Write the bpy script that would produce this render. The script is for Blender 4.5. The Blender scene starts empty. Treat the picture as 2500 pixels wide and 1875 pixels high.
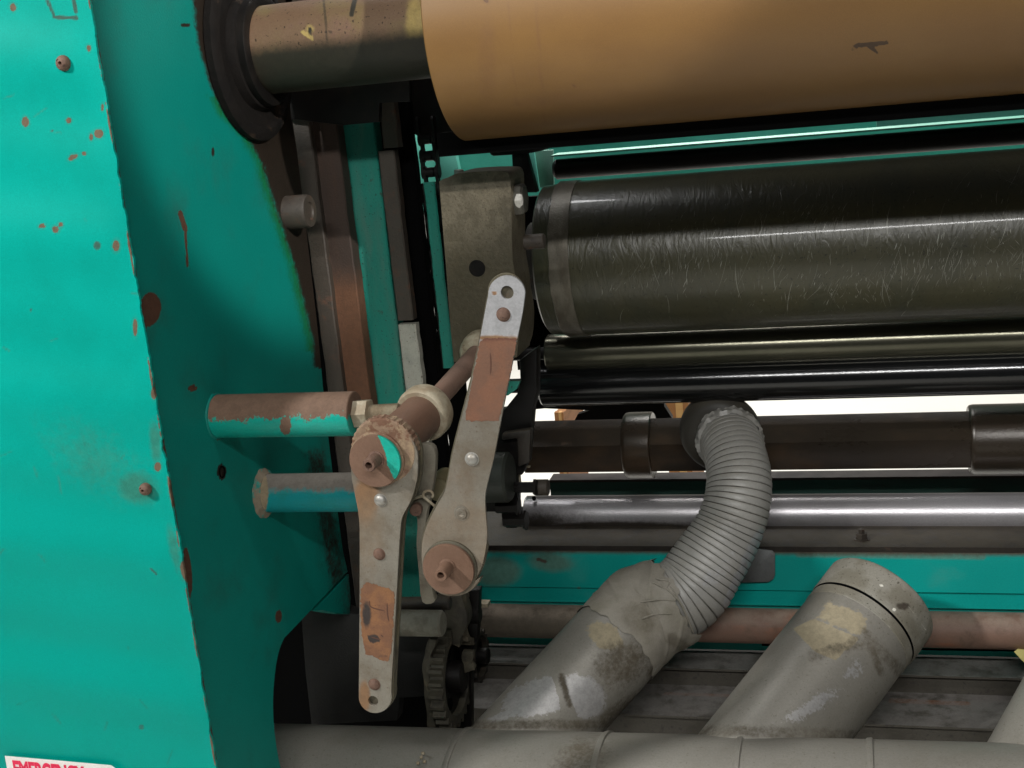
import bpy, bmesh, math, random
import numpy as np
from math import sin, cos, radians, pi, hypot, atan2, sqrt
from mathutils import Vector, Matrix
random.seed(7); rng = np.random.default_rng(7)
S = bpy.context.scene; COL = S.collection

# ------------------------------------------------------------------ camera
YAW, PIT, ROL, F = radians(15.7), radians(13.4), radians(-5.5), 3060.0
C = Vector((0., -1.4, 1.45))
fw = Vector((-sin(YAW)*cos(PIT), cos(YAW)*cos(PIT), -sin(PIT)))
rt = fw.cross(Vector((0, 0, 1))).normalized(); up = rt.cross(fw)
CA = cos(ROL)*rt + sin(ROL)*up; CB = -sin(ROL)*rt + cos(ROL)*up
cam = bpy.data.cameras.new('camera'); co = bpy.data.objects.new('camera', cam); COL.objects.link(co)
cam.sensor_width = 36; cam.lens = 36*F/2500; cam.clip_start = .01; cam.clip_end = 100
m = Matrix((CA, CB, -fw)).transposed().to_4x4(); m.translation = C; co.matrix_world = m
S.camera = co
def ray(px, py): return fw + CA*((px-1250)/F) + CB*((937.5-py)/F)
def Y(px, py, y): d = ray(px, py); return C + d*((y-C.y)/d.y)
def X(px, py, x): d = ray(px, py); return C + d*((x-C.x)/d.x)
def proj(v):
    d = Vector(v)-C; z = d.dot(fw); return 1250+F*d.dot(CA)/z, 937.5-F*d.dot(CB)/z
def ppm(v): return F/(Vector(v)-C).dot(fw)          # pixels per metre at a place
X0 = -.843                                          # plane of the frame's inner face

# ------------------------------------------------------------------ light
w = bpy.data.worlds.new('World'); S.world = w; w.use_nodes = True
bg = w.node_tree.nodes['Background']; bg.inputs[0].default_value = (.62, .68, .7, 1); bg.inputs[1].default_value = .045
S.view_settings.view_transform = 'Standard'; S.view_settings.look = 'None'; S.view_settings.exposure = 0; S.view_settings.gamma = 1
def area(name, loc, tgt, sx, sy, p, col=(1, .97, .92)):
    l = bpy.data.lights.new(name, 'AREA'); l.shape = 'RECTANGLE'; l.size = sx; l.size_y = sy; l.energy = p; l.color = col
    o = bpy.data.objects.new(name, l); COL.objects.link(o); o.location = loc
    d = Vector(tgt)-Vector(loc); o.rotation_euler = d.to_track_quat('-Z', 'Y').to_euler(); return o
area('ceiling_tube', (-2.3, -1.6, 2.8), (-.5, 0, 1.0), .26, .14, 84, (1, .99, .97))
area('ceiling_tube', (.35, -2.9, 3.0), (.0, .3, 1.0), 2.0, .09, 66, (1, .99, .97))
area('ceiling_tube', (.2, -1.0, 3.7), (.0, .3, 1.0), 2.4, .14, 20, (1, .99, .97))
area('far_fill_lamp', (.2, 1.08, 3.2), (.2, 1.2, 0), 2.4, .14, 60, (1, 1, 1))  # added fill lamp, brightens the far teal frame
area('far_fill_lamp', (-.6, 3.9, 3.4), (-.8, 3.9, 0), 3.0, 1.2, 210, (1, .98, .94))  # added area lamp that whitens the far floor behind the slits
def spot(name, loc, tgt, size, blend, p, r=.03, col=(1, .97, .93)):
    l = bpy.data.lights.new(name, 'SPOT'); l.energy = p; l.spot_size = radians(size); l.spot_blend = blend; l.shadow_soft_size = r; l.color = col
    o = bpy.data.objects.new(name, l); COL.objects.link(o); o.location = loc
    o.rotation_euler = (Vector(tgt)-Vector(loc)).to_track_quat('-Z', 'Y').to_euler(); return o
spot('wall_shadow_spot', (1.6, -1.3, 2.35), (X0, .41, 1.49), 15.5, .4, 340, .03)  # added spot; its cone edge stands in for a cast shadow on the inner wall

# ------------------------------------------------------------------ materials
def c(r, g, b):
    f = lambda v: (v/255/12.92) if v <= 10 else ((v/255+.055)/1.055)**2.4
    return (f(r), f(g), f(b), 1)
class NT:
    def __init__(s, name):
        s.m = bpy.data.materials.new(name); s.m.use_nodes = True; s.t = s.m.node_tree; s.n = s.t.nodes; s.l = s.t.links
        s.b = s.n['Principled BSDF']; s.co = s.n.new('ShaderNodeTexCoord').outputs['Object']
    def set(s, inp, v):
        if hasattr(v, 'is_output') or isinstance(v, bpy.types.NodeSocket): s.l.new(v, inp)
        else: inp.default_value = v
    def noise(s, sc, det=6, rough=.6, vec=None, stretch=None, off=0, dist=0):
        v = vec or s.co
        mp = s.n.new('ShaderNodeMapping'); s.l.new(v, mp.inputs[0]); mp.inputs['Location'].default_value = (off, off*.7, off*1.3)
        mp.inputs['Scale'].default_value = stretch or (1, 1, 1)
        k = s.n.new('ShaderNodeTexNoise'); s.l.new(mp.outputs[0], k.inputs['Vector']); k.inputs['Scale'].default_value = sc
        k.inputs['Detail'].default_value = det; k.inputs['Roughness'].default_value = rough; k.inputs['Distortion'].default_value = dist
        return k.outputs['Fac']
    def math(s, op, a, b=0., cl=False):
        k = s.n.new('ShaderNodeMath'); k.operation = op; k.use_clamp = cl; s.set(k.inputs[0], a); s.set(k.inputs[1], b); return k.outputs[0]
    def ss(s, v, lo, hi, to=1.):
        k = s.n.new('ShaderNodeMapRange'); k.interpolation_type = 'SMOOTHSTEP'; s.set(k.inputs[0], v)
        k.inputs[1].default_value = lo; k.inputs[2].default_value = hi; k.inputs[4].default_value = to; return k.outputs[0]
    def mix(s, f, a, b):
        k = s.n.new('ShaderNodeMix'); k.data_type = 'RGBA'; s.set(k.inputs[0], f); s.set(k.inputs[6], a); s.set(k.inputs[7], b); return k.outputs[2]
    def mixf(s, f, a, b):
        k = s.n.new('ShaderNodeMix'); k.data_type = 'FLOAT'; s.set(k.inputs[0], f); s.set(k.inputs[2], a); s.set(k.inputs[3], b); return k.outputs[0]
    def attr(s, name):
        k = s.n.new('ShaderNodeAttribute'); k.attribute_name = name; return k.outputs['Fac']
MATS = {}
def mat(name, base, alt=None, altr=(.45, .7), s=25, rust=None, rr=(.6, .66), rs=40, speck=None, sr=(.62, .68), ssc=220,
        rough=.55, metal=0., bump=.15, bs=300, dust=None, dr=(.3, .9), wear=None, grime=None, patch=None, stretch=None, jag=.5, soft=.06,
        rv=.12, spec=.5, wave=0, coat=0):
    t = NT(name); n1 = t.noise(s, 7, .62, stretch=stretch); col = base; met = metal; ro = rough
    n0 = t.noise(s*.28, 4, .5, off=3)
    big = t.ss(n0, .3, .7)
    dk = tuple(v*.82 for v in base[:3])+(1,)
    col = t.mix(big, dk, base)
    if alt: col = t.mix(t.ss(n1, *altr), col, alt)
    if speck: col = t.mix(t.ss(t.noise(ssc, 3, .6, off=9), *sr), col, speck)
    if rust:
        k = t.ss(t.math('ADD', t.math('MULTIPLY', t.noise(rs, 8, .7, off=5), .7), t.math('MULTIPLY', n0, .3)), *rr)
        col = t.mix(k, col, rust); met = t.mixf(k, met, 0.); ro = t.mixf(k, ro, .85)
    edge = t.math('ADD', t.math('MULTIPLY', t.noise(150, 5, .7, off=2), .5), t.math('MULTIPLY', t.noise(38, 6, .7, off=8), .5))
    for nm, spec_ in (('patch', patch), ('wear', wear), ('grime', grime)):
        if spec_:
            a = t.math('ADD', t.attr(nm), t.math('MULTIPLY', t.math('SUBTRACT', edge, .5), jag))
            a = t.math('MULTIPLY', a, t.ss(t.attr(nm), .02, .12))
            sf = spec_[3] if len(spec_) > 3 else soft
            k = t.ss(a, .5-sf, .5+sf)
            cc = spec_[0]
            cc = t.mix(t.ss(t.noise(90, 6, .7, off=7), .35, .7), cc, tuple(v*.78 for v in cc[:3])+(1,))
            col = t.mix(k, col, cc); met = t.mixf(k, met, spec_[2]); ro = t.mixf(k, ro, spec_[1])
    if dust:
        g = t.n.new('ShaderNodeNewGeometry'); sp = t.n.new('ShaderNodeSeparateXYZ'); t.l.new(g.outputs['Normal'], sp.inputs[0])
        k = t.math('MULTIPLY', t.ss(sp.outputs[2], *dr), t.ss(t.noise(35, 6, .7, off=11), .25, .6))
        k = t.math('MULTIPLY', k, dust[1]); col = t.mix(k, col, dust[0]); ro = t.mixf(k, ro, .95); met = t.mixf(k, met, 0.)
    # fine tonal grain
    hs = t.n.new('ShaderNodeHueSaturation'); t.l.new(col, hs.inputs['Color'])
    t.l.new(t.math('ADD', t.math('MULTIPLY', t.noise(bs*1.3, 4, .7, off=4), .5), .75), hs.inputs['Value'])
    t.set(t.b.inputs['Base Color'], hs.outputs[0]); t.set(t.b.inputs['Metallic'], met)
    t.set(t.b.inputs['Roughness'], t.math('ADD', ro, t.math('MULTIPLY', t.math('SUBTRACT', n1, .5), rv*2), True))
    t.b.inputs['Specular IOR Level'].default_value = spec
    if coat: t.b.inputs['Coat Weight'].default_value = coat; t.b.inputs['Coat Roughness'].default_value = .07
    bp = t.n.new('ShaderNodeBump'); bp.inputs['Strength'].default_value = bump; bp.inputs['Distance'].default_value = .002
    h = t.noise(bs, 6, .65, off=1)
    if wave: h = t.math('ADD', h, t.math('MULTIPLY', t.noise(7, 2, .4, off=6, stretch=(.35, 1, 1)), wave))
    t.l.new(h, bp.inputs['Height']); t.l.new(bp.outputs[0], t.b.inputs['Normal'])
    MATS[name] = t.m; return t.m
RUST = c(122, 78, 60); RUSTO = c(165, 95, 55); OIL = c(38, 32, 26); BARE = c(150, 148, 145); TEAL = c(0, 156, 138)
WR = (RUST, .9, 0.); GR = (OIL, .5, 0.)
teal = mat('teal_gloss_paint', c(0, 156, 142), c(0, 142, 128), s=5, altr=(.4, .7), rough=.46, spec=.09, speck=c(70, 104, 92), sr=(.76, .80), ssc=70, bump=.05, bs=500, wear=(c(104, 90, 74), .9, 0), grime=(c(60, 92, 82), .7, 0, .3), patch=(c(48, 128, 112), .7, 0, .4), jag=1.3, wave=12, rv=.05)
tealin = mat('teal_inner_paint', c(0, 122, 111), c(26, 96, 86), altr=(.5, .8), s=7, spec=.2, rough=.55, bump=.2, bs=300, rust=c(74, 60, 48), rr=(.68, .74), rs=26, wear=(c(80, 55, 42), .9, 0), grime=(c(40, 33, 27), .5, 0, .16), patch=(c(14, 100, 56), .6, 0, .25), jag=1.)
tealold = mat('teal_worn_paint', c(20, 128, 112), c(66, 120, 106), s=20, rough=.6, bump=.25, rust=c(66, 56, 46), rr=(.6, .68), rs=22, stretch=(1, 1, .25), wear=(c(110, 76, 58), .9, 0), grime=GR, dust=(c(120, 112, 98), .6), speck=c(30, 60, 50))
tealfar = mat('pale_teal_paint', c(92, 176, 158), c(70, 150, 134), s=8, rough=.5, bump=.1, wear=WR)
beamm = mat('teal_beam_paint', c(0, 170, 160), c(40, 164, 154), altr=(.55, .72), s=9, rough=.45, bump=.12, rust=c(90, 80, 66), rr=(.68, .76), rs=30, dust=(c(84, 78, 66), .95), dr=(.2, .6), wear=WR, grime=(c(84, 76, 64), .8, 0, .3), patch=(c(92, 140, 126), .8, 0, .3))
bar1m = mat('half_rusted_teal_bar', c(0, 150, 134), c(20, 142, 126), rough=.4, bump=.25, wear=(c(110, 86, 70), .85, 0), jag=2.2, soft=.06)
bar2m = mat('dusty_teal_bar', c(0, 132, 136), c(10, 124, 122), rough=.45, bump=.2, wear=(c(120, 112, 104), .9, 0, .22), grime=(c(140, 124, 100), .95, 0, .2), jag=1.6)
orange = mat('orange_rubber', c(106, 77, 38), c(97, 69, 33), s=6, rust=c(92, 62, 28), rr=(.66, .84), rs=5, stretch=(.6, 1, 1), rough=.46, bump=.06, bs=600, grime=(c(92, 62, 36), .6, 0, .3), wear=(c(60, 44, 28), .7, 0), jag=.4, rv=.06)
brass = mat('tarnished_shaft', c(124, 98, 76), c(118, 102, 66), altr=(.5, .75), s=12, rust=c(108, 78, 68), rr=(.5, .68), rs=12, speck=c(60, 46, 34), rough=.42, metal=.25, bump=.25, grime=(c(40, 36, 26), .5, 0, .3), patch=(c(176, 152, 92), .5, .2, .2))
black = mat('black_oily_steel', c(17, 15, 14), c(25, 21, 18), s=18, rough=.45, bump=.25, rust=c(42, 31, 25), rr=(.6, .7), spec=.22)
darkst = mat('dark_greasy_casting', c(46, 40, 34), c(30, 26, 23), s=22, rough=.5, bump=.4, rust=c(70, 52, 40), rr=(.56, .66), dust=(c(92, 84, 70), .45))
matblack = mat('matt_black', c(7, 7, 7), rough=.9, bump=.1, spec=.05)  # flat black for holes and seams, also stands in for shade in gaps
rail = mat('grey_brown_rail', c(66, 59, 51), c(52, 45, 39), s=22, rough=.55, bump=.35, rust=c(92, 64, 48), rr=(.55, .68), stretch=(1, 1, .2), speck=c(40, 34, 30))
railr = mat('rusty_rail', c(58, 45, 37), c(70, 50, 38), s=16, rough=.7, wear=(c(104, 70, 48), .85, 0, .3), bump=.4, rust=c(60, 46, 38), rr=(.56, .66), stretch=(1, 1, .18), speck=c(50, 36, 28))
pale = mat('pale_worn_bar', c(168, 166, 154), c(140, 142, 132), s=22, rough=.6, bump=.3, rust=c(92, 82, 66), rr=(.64, .7), speck=c(86, 80, 66))
cast = mat('brown_speckled_casting', c(100, 92, 76), c(82, 75, 60), s=40, altr=(.45, .6), rough=.55, bump=.6, bs=170, speck=c(74, 66, 50), sr=(.54, .66), ssc=260, rust=c(82, 74, 54), rr=(.6, .7), grime=(c(74, 67, 50), .4, 0, .35), jag=.9)
olive = mat('olive_roller_skin', c(66, 64, 46), c(54, 54, 40), s=14, rough=.36, bump=.06, bs=420, stretch=(1, .5, .5), speck=c(36, 34, 26), rv=.08, spec=.5, coat=.14, grime=(c(96, 88, 74), .4, 0, .1))
_n = olive.node_tree; _b = next(n for n in _n.nodes if n.type == 'BUMP'); _tc = next(n for n in _n.nodes if n.type == 'TEX_COORD')
_w = _n.nodes.new('ShaderNodeTexNoise'); _mp = _n.nodes.new('ShaderNodeMapping'); _mp.inputs['Scale'].default_value = (1.6, .5, .5); _mp.inputs['Rotation'].default_value = (0, .35, 0)
_n.links.new(_tc.outputs['Object'], _mp.inputs[0]); _n.links.new(_mp.outputs[0], _w.inputs['Vector']); _w.inputs['Scale'].default_value = 34; _w.inputs['Detail'].default_value = 5; _w.inputs['Distortion'].default_value = 2.5
_b2 = _n.nodes.new('ShaderNodeBump'); _b2.inputs['Strength'].default_value = .30; _b2.inputs['Distance'].default_value = .004; _n.links.new(_w.outputs['Fac'], _b2.inputs['Height']); _n.links.new(_b.outputs[0], _b2.inputs['Normal'])
for _s in ('Normal',): _n.links.new(_b2.outputs[0], _n.nodes['Principled BSDF'].inputs[_s])
chrome = mat('dull_chrome_roller', c(104, 102, 88), c(84, 84, 70), s=14, metal=.75, rough=.22, bump=.05, stretch=(.3, 1, 1), rv=.05)
gloss = mat('black_gloss_roller', c(20, 21, 22), c(28, 28, 28), s=20, metal=.2, rough=.14, bump=.05, stretch=(.2, 1, 1), rv=.04, spec=.8)
hexm = mat('brown_black_shaft', c(54, 46, 37), c(74, 58, 42), s=12, rough=.3, metal=.2, bump=.2, rust=c(84, 60, 36), rr=(.6, .7), rs=16, stretch=(.5, 1, 1), spec=.6)
steel = mat('worn_steel_tube', c(196, 193, 196), c(160, 158, 158), altr=(.5, .75), s=12, metal=.7, rough=.34, bump=.12, stretch=(.25, 1, 1), grime=(c(52, 46, 40), .6, 0, .25), rv=.1)
rusty = mat('rusty_pipe_skin', c(118, 92, 78), c(140, 86, 58), altr=(.5, .66), s=10, rough=.6, bump=.3, rust=c(84, 70, 58), rr=(.52, .66), rs=14, stretch=(.5, 1, 1), dust=(c(150, 136, 122), .6), grime=(c(84, 76, 64), .8, 0, .3))
discm = mat('pink_rust_disc', c(116, 88, 70), c(98, 72, 55), s=40, rough=.8, bump=.3, wear=(c(0, 162, 142), .5, 0, .05), jag=1.8, grime=(c(80, 52, 42), .9, 0, .2))
plate = mat('worn_zinc_plate', c(138, 133, 122), c(114, 104, 90), s=18, altr=(.4, .65), rough=.4, metal=.4, bump=.22, speck=c(104, 92, 78), sr=(.6, .72), ssc=240, rust=c(126, 102, 80), rr=(.6, .72), rs=24, wear=(c(126, 96, 68), .85, 0, .25), patch=(c(184, 184, 186), .4, .5, .12), grime=(c(120, 104, 84), .8, 0, .3))
edgem = mat('dark_plate_edge', c(84, 78, 60), c(60, 54, 42), s=40, rough=.6, bump=.3, rust=c(90, 62, 40))
worn_l = mat('worn_orange_label', c(128, 88, 56), c(108, 74, 52), altr=(.4, .6), s=40, rough=.75, bump=.3, speck=c(96, 64, 44), sr=(.64, .7), grime=(c(50, 42, 38), .8, 0, .15))
worn_r = mat('worn_red_label', c(108, 76, 58), c(112, 76, 56), altr=(.45, .6), s=30, rough=.78, bump=.25, speck=c(104, 66, 50), sr=(.64, .7), grime=(c(96, 60, 46), .8, 0, .2))
rivet = mat('bright_rivet', c(172, 170, 164), c(140, 134, 124), s=120, rough=.45, metal=.5, bump=.2)
rivetr = mat('rusty_rivet', c(108, 82, 68), c(88, 64, 52), s=120, rough=.75, bump=.35, speck=c(70, 50, 42))
creamm = mat('dusty_cream_collar', c(172, 162, 140), c(140, 126, 104), altr=(.4, .62), s=40, rough=.6, bump=.3, rust=c(104, 80, 60), rr=(.58, .66), rs=50, metal=.1)
gearm = mat('rusty_ratchet', c(128, 104, 84), c(142, 122, 96), altr=(.45, .65), s=60, rough=.8, bump=.6, bs=150, rust=c(104, 74, 56), rr=(.5, .56), rs=70)
tubem = mat('brown_rust_tube', c(112, 84, 68), c(92, 72, 58), s=26, rough=.6, bump=.3, rust=c(78, 64, 48), rr=(.56, .66), stretch=(1, .4, 1))
rodm = mat('pink_brown_rod', c(122, 96, 82), c(104, 82, 70), s=30, rough=.7, bump=.25)
ductm = mat('grey_green_duct', c(148, 144, 135), c(130, 126, 116), s=9, rough=.42, metal=.25, bump=.12, bs=240, speck=c(122, 118, 106), grime=(c(88, 80, 66), .8, 0, .3), patch=(c(176, 174, 172), .38, .35, .07), wear=(c(158, 147, 122), .8, 0, .07), jag=1.5, rust=c(118, 112, 98), rr=(.62, .7), rs=12)
capm = mat('grey_cap_paint', c(148, 144, 133), c(122, 117, 104), altr=(.42, .6), s=18, rough=.55, bump=.3, speck=c(86, 82, 70), rust=c(164, 160, 148), rr=(.66, .7), rs=26, grime=(c(70, 62, 52), .8, 0, .3), wear=(c(226, 222, 210), .7, 0))
tapem = mat('dusty_grey_tape', c(152, 146, 134), c(130, 125, 111), s=20, rough=.6, bump=.3, rust=c(170, 168, 164), rr=(.6, .66), rs=26, grime=(c(92, 84, 66), .8, 0, .3))
hosem = mat('grey_hose_rubber', c(170, 168, 163), c(150, 147, 140), s=14, rough=.36, bump=.15, patch=(c(182, 182, 184), .45, .3, .1), jag=.9, grime=(c(74, 71, 62), .8, 0, .3), dust=(c(158, 153, 140), .3))
groove = mat('hose_groove_rubber', c(70, 68, 60), rough=.8, bump=.1)
cupm = mat('dark_nozzle_rubber', c(60, 57, 51), c(70, 65, 54), s=14, rough=.55, bump=.15, dust=(c(92, 86, 72), .5))
stepm = mat('grey_step_paint', c(88, 84, 76), c(72, 68, 60), s=14, rough=.6, bump=.35, bs=200, speck=c(70, 66, 62), sr=(.58, .66), ssc=120, dust=(c(140, 136, 132), .7), dr=(.6, .98), wear=(c(120, 84, 62), .9, 0), jag=.4)  # dust on upward faces, set strong to paint the top light too
whitem = mat('label_white', c(226, 224, 218), rough=.45, bump=.03)
redm = mat('label_red', c(222, 24, 74), rough=.45, bump=.02)
penm = mat('black_mark', c(84, 54, 40), rough=.8, bump=.1)
floorm = mat('cream_floor', c(236, 234, 226), c(226, 222, 214), s=2, rough=.35, bump=.02, rv=.05)
wallm = mat('pale_wall', c(232, 230, 222), rough=.8, bump=.05)
woodm = mat('pine_wood', c(196, 150, 92), c(170, 120, 66), s=6, rough=.7, bump=.2, stretch=(.3, 1, 6))
woodd = mat('brown_wood', c(150, 98, 50), c(120, 78, 40), s=6, rough=.7, bump=.2, stretch=(.3, 1, 6))
boltw = mat('white_flecked_bolt', c(100, 98, 90), c(70, 66, 60), s=50, rough=.4, metal=.5, bump=.2, wear=(c(210, 208, 200), .5, .2, .05), jag=.6)
scrm = mat('pale_scratch', c(150, 150, 140), c(96, 96, 84), s=60, rough=.4, metal=.2, bump=0)
paperm = mat('yellow_paper', c(214, 204, 130), rough=.7, bump=.05)

# ------------------------------------------------------------------ mesh tools
ORI = {}
def _link(name, me, mt, parent, world_origin):
    o = bpy.data.objects.new(name, me); COL.objects.link(o)
    if parent is not None:
        o.parent = parent; o.location = world_origin-ORI[parent.name]
    else: o.location = world_origin
    ORI[o.name] = Vector(world_origin); return o
def thing(name, label, cat, loc, group=None):
    o = bpy.data.objects.new(name, None); COL.objects.link(o); o.location = loc; ORI[o.name] = Vector(loc)
    o.empty_display_size = .05; o['label'] = label; o['category'] = cat
    if group: o['group'] = group
    return o
def tag(o, label, cat, group=None):
    o['label'] = label; o['category'] = cat
    if group: o['group'] = group
    return o
def obj(name, bm, mt, parent=None, bev=0, smooth=38, seg=2, label=None, kind=None, paint=None, loc=None):
    if bev:
        ed = [e for e in bm.edges if len(e.link_faces) == 2 and e.calc_face_angle(0) > radians(30)]
        bmesh.ops.bevel(bm, geom=ed, offset=bev, segments=seg, profile=.5, affect='EDGES', clamp_overlap=True)
    me = bpy.data.meshes.new(name); bm.to_mesh(me); bm.free()
    cs = np.empty(len(me.vertices)*3); me.vertices.foreach_get('co', cs); cs = cs.reshape(-1, 3)
    org = Vector(loc) if loc is not None else (ORI[parent.name].copy() if parent is not None else Vector(((cs[:, 0].min()+cs[:, 0].max())/2, (cs[:, 1].min()+cs[:, 1].max())/2, cs[:, 2].min())))
    if paint:
        d = cs-np.array(C); z = d@np.array(fw); pxs = 1250+F*(d@np.array(CA))/z; pys = 937.5-F*(d@np.array(CB))/z
        for nm, fn in paint.items():
            at = me.attributes.new(nm, 'FLOAT', 'POINT'); at.data.foreach_set('value', np.clip(fn(pxs, pys, cs), 0, 1).astype(np.float32))
    me.vertices.foreach_set('co', (cs-np.array(org)).ravel())
    me.materials.append(mt); me.shade_smooth(); me.set_sharp_from_angle(angle=radians(smooth)); me.update()
    o = _link(name, me, mt, parent, org)
    if label: o['label'] = label
    if kind: o['kind'] = kind
    return o
def nb(): return bmesh.new()
def box(bm, x0, x1, y0, y1, z0, z1):
    vs = [bm.verts.new((x, y, z)) for x in (x0, x1) for y in (y0, y1) for z in (z0, z1)]
    for q in ((0, 1, 3, 2), (4, 6, 7, 5), (0, 4, 5, 1), (2, 3, 7, 6), (0, 2, 6, 4), (1, 5, 7, 3)): bm.faces.new([vs[i] for i in q])
    return bm
def frame_of(ax, ref=None):
    ax = Vector(ax).normalized(); r = Vector(ref) if ref is not None else (Vector((0, 0, 1)) if abs(ax.z) < .9 else Vector((0, 1, 0)))
    u = (r-ax*r.dot(ax)).normalized(); return ax, u, ax.cross(u)
def lathe(bm, org, ax, prof, n=48, a0=0, ref=None, rf=None):
    """prof: (t, r) along the axis; r==0 closes with a point; rf(i, angle) scales the radius"""
    ax, u, v = frame_of(ax, ref); org = Vector(org); rings = []
    for k, (t, r) in enumerate(prof):
        if r <= 1e-7: rings.append([bm.verts.new(org+ax*t)]); continue
        rings.append([bm.verts.new(org+ax*t+(u*cos(a0+2*pi*i/n)+v*sin(a0+2*pi*i/n))*(r*(rf(k, 2*pi*i/n) if rf else 1))) for i in range(n)])
    for A, B in zip(rings, rings[1:]):
        for i in range(n):
            j = (i+1) % n
            if len(A) == 1 and len(B) == 1: continue
            if len(A) == 1: bm.faces.new((A[0], B[j], B[i]))
            elif len(B) == 1: bm.faces.new((A[i], A[j], B[0]))
            else: bm.faces.new((A[i], A[j], B[j], B[i]))
    return bm
def rod(bm, p0, p1, r, n=40, ch=.001, r1=None, nl=1):
    p0, p1 = Vector(p0), Vector(p1); L = (p1-p0).length; r1 = r if r1 is None else r1
    pr = [(0, 0), (0, r-ch), (ch, r)]+[(ch+(L-2*ch)*k/nl, r+(r1-r)*k/nl) for k in range(1, nl)]+[(L-ch, r1), (L, r1-ch), (L, 0)]
    return lathe(bm, p0, p1-p0, pr, n)
def sweep(bm, pts, rad, n=32, cap=True, ref=(1, 0, 0), rf=None, flat=1.):
    pts = [Vector(p) for p in pts]; N = len(pts); rings = []; u = None
    for k in range(N):
        t = (pts[min(k+1, N-1)]-pts[max(k-1, 0)]).normalized()
        if u is None: r = Vector(ref); u = (r-t*r.dot(t)).normalized()
        else: u = (u-t*u.dot(t)).normalized()
        v = t.cross(u); r = rad[k] if hasattr(rad, '__len__') else rad
        rings.append([bm.verts.new(pts[k]+(u*cos(2*pi*i/n)+v*sin(2*pi*i/n)*flat)*(r*(rf(k, 2*pi*i/n) if rf else 1))) for i in range(n)])
    for A, B in zip(rings, rings[1:]):
        for i in range(n): j = (i+1) % n; bm.faces.new((A[i], A[j], B[j], B[i]))
    if cap: bm.faces.new(rings[0][::-1]); bm.faces.new(rings[-1])
    return bm
def catmull(P, m=12):
    P = [Vector(p) for p in P]; P = [P[0]*2-P[1]]+P+[P[-1]*2-P[-2]]; out = []
    for i in range(1, len(P)-2):
        for k in range(m):
            t = k/m; a, b, d, e = P[i-1], P[i], P[i+1], P[i+2]
            out.append(.5*((2*b)+(d-a)*t+(2*a-5*b+4*d-e)*t*t+(3*b-a-3*d+e)*t**3))
    out.append(P[-2]); return out
def prism(bm, outline, normal, th, holes=()):
    """outline: 3D points in one plane; solid of thickness th along normal"""
    loops = [list(outline)]+[list(h) for h in holes]; edges = []
    for L in loops:
        vs = [bm.verts.new(p) for p in L]
        edges += [bm.edges.new((vs[i], vs[(i+1) % len(vs)])) for i in range(len(vs))]
    nv = Vector(normal).normalized()
    if holes: g = bmesh.ops.triangle_fill(bm, edges=edges, use_beauty=True, use_dissolve=False, normal=nv); fs = [f for f in g['geom'] if isinstance(f, bmesh.types.BMFace)]
    else: fs = [bm.faces.new(list(bm.verts)[-len(outline):])]
    r = bmesh.ops.extrude_face_region(bm, geom=fs); vs = [v for v in r['geom'] if isinstance(v, bmesh.types.BMVert)]
    bmesh.ops.translate(bm, verts=vs, vec=nv*th); bmesh.ops.recalc_face_normals(bm, faces=bm.faces[:]); return bm
def pxY(P, y): return [Y(a, b, y) for a, b in P]
def pxX(P, x): return [X(a, b, x) for a, b in P]
def circ_px(cx, cy, r, y, n=24):
    ce = Y(cx, cy, y); R = r/ppm(ce); return [ce+Vector((cos(2*pi*i/n)*R, 0, sin(2*pi*i/n)*R)) for i in range(n)]
def curve2(P, m=6): return [(v.x, v.y) for v in catmull([(a, b, 0) for a, b in P], m)]
def elev(px, py): d = ray(px, py); return atan2(d.z, d.y)
def edges_cyl(top, bot, y0):
    """height and radius of a cylinder parallel to the machine, from two points on its outline and its distance"""
    a, b = elev(*top), elev(*bot); mid = (a+b)/2; D = (y0-C.y)/cos(mid); return C.z+math.tan(mid)*(y0-C.y), D*sin((a-b)/2)
def edge_r(pt, y0, z0):
    a = elev(*pt); D = hypot(y0-C.y, z0-C.z); return abs(D*sin(atan2(z0-C.z, y0-C.y)-a))
def xat(px, py, y): return Y(px, py, y).x
def cylx(bm, x0, x1, y, z, r, n=96, ch=.002, nl=1):
    return rod(bm, (x0, y, z), (x1, y, z), r, n, ch, nl=nl)
# paint helpers (pixel units), value 1 inside falling to 0 over `f`
def blob(px, py, x, y, rx, ry=None, a=0, f=.5):
    ry = ry or rx; ca, sa = cos(a), sin(a); u = ((px-x)*ca+(py-y)*sa)/rx; v = (-(px-x)*sa+(py-y)*ca)/ry
    return np.clip((1-np.sqrt(u*u+v*v))/f+.5, 0, 1)
def line(px, py, P, wd, f=.6):
    o = np.zeros_like(px)
    for (x0, y0), (x1, y1) in zip(P, P[1:]):
        L2 = (x1-x0)**2+(y1-y0)**2; t = np.clip(((px-x0)*(x1-x0)+(py-y0)*(y1-y0))/L2, 0, 1)
        o = np.maximum(o, np.clip((1-np.hypot(px-x0-t*(x1-x0), py-y0-t*(y1-y0))/wd)/f+.5, 0, 1))
    return o
def quad(px, py, P, f=8):
    o = np.full_like(px, 9.); n = len(P); ar = sum(P[i][0]*P[(i+1) % n][1]-P[(i+1) % n][0]*P[i][1] for i in range(n)); sg_ = 1 if ar > 0 else -1
    for i in range(n):
        (x0, y0), (x1, y1) = P[i], P[(i+1) % n]; L = hypot(x1-x0, y1-y0); o = np.minimum(o, sg_*((x1-x0)*(py-y0)-(y1-y0)*(px-x0))/L/f+.5)
    return np.clip(o, 0, 1)
def mx(*a):
    o = a[0]
    for k in a[1:]: o = np.maximum(o, k)
    return o
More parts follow.
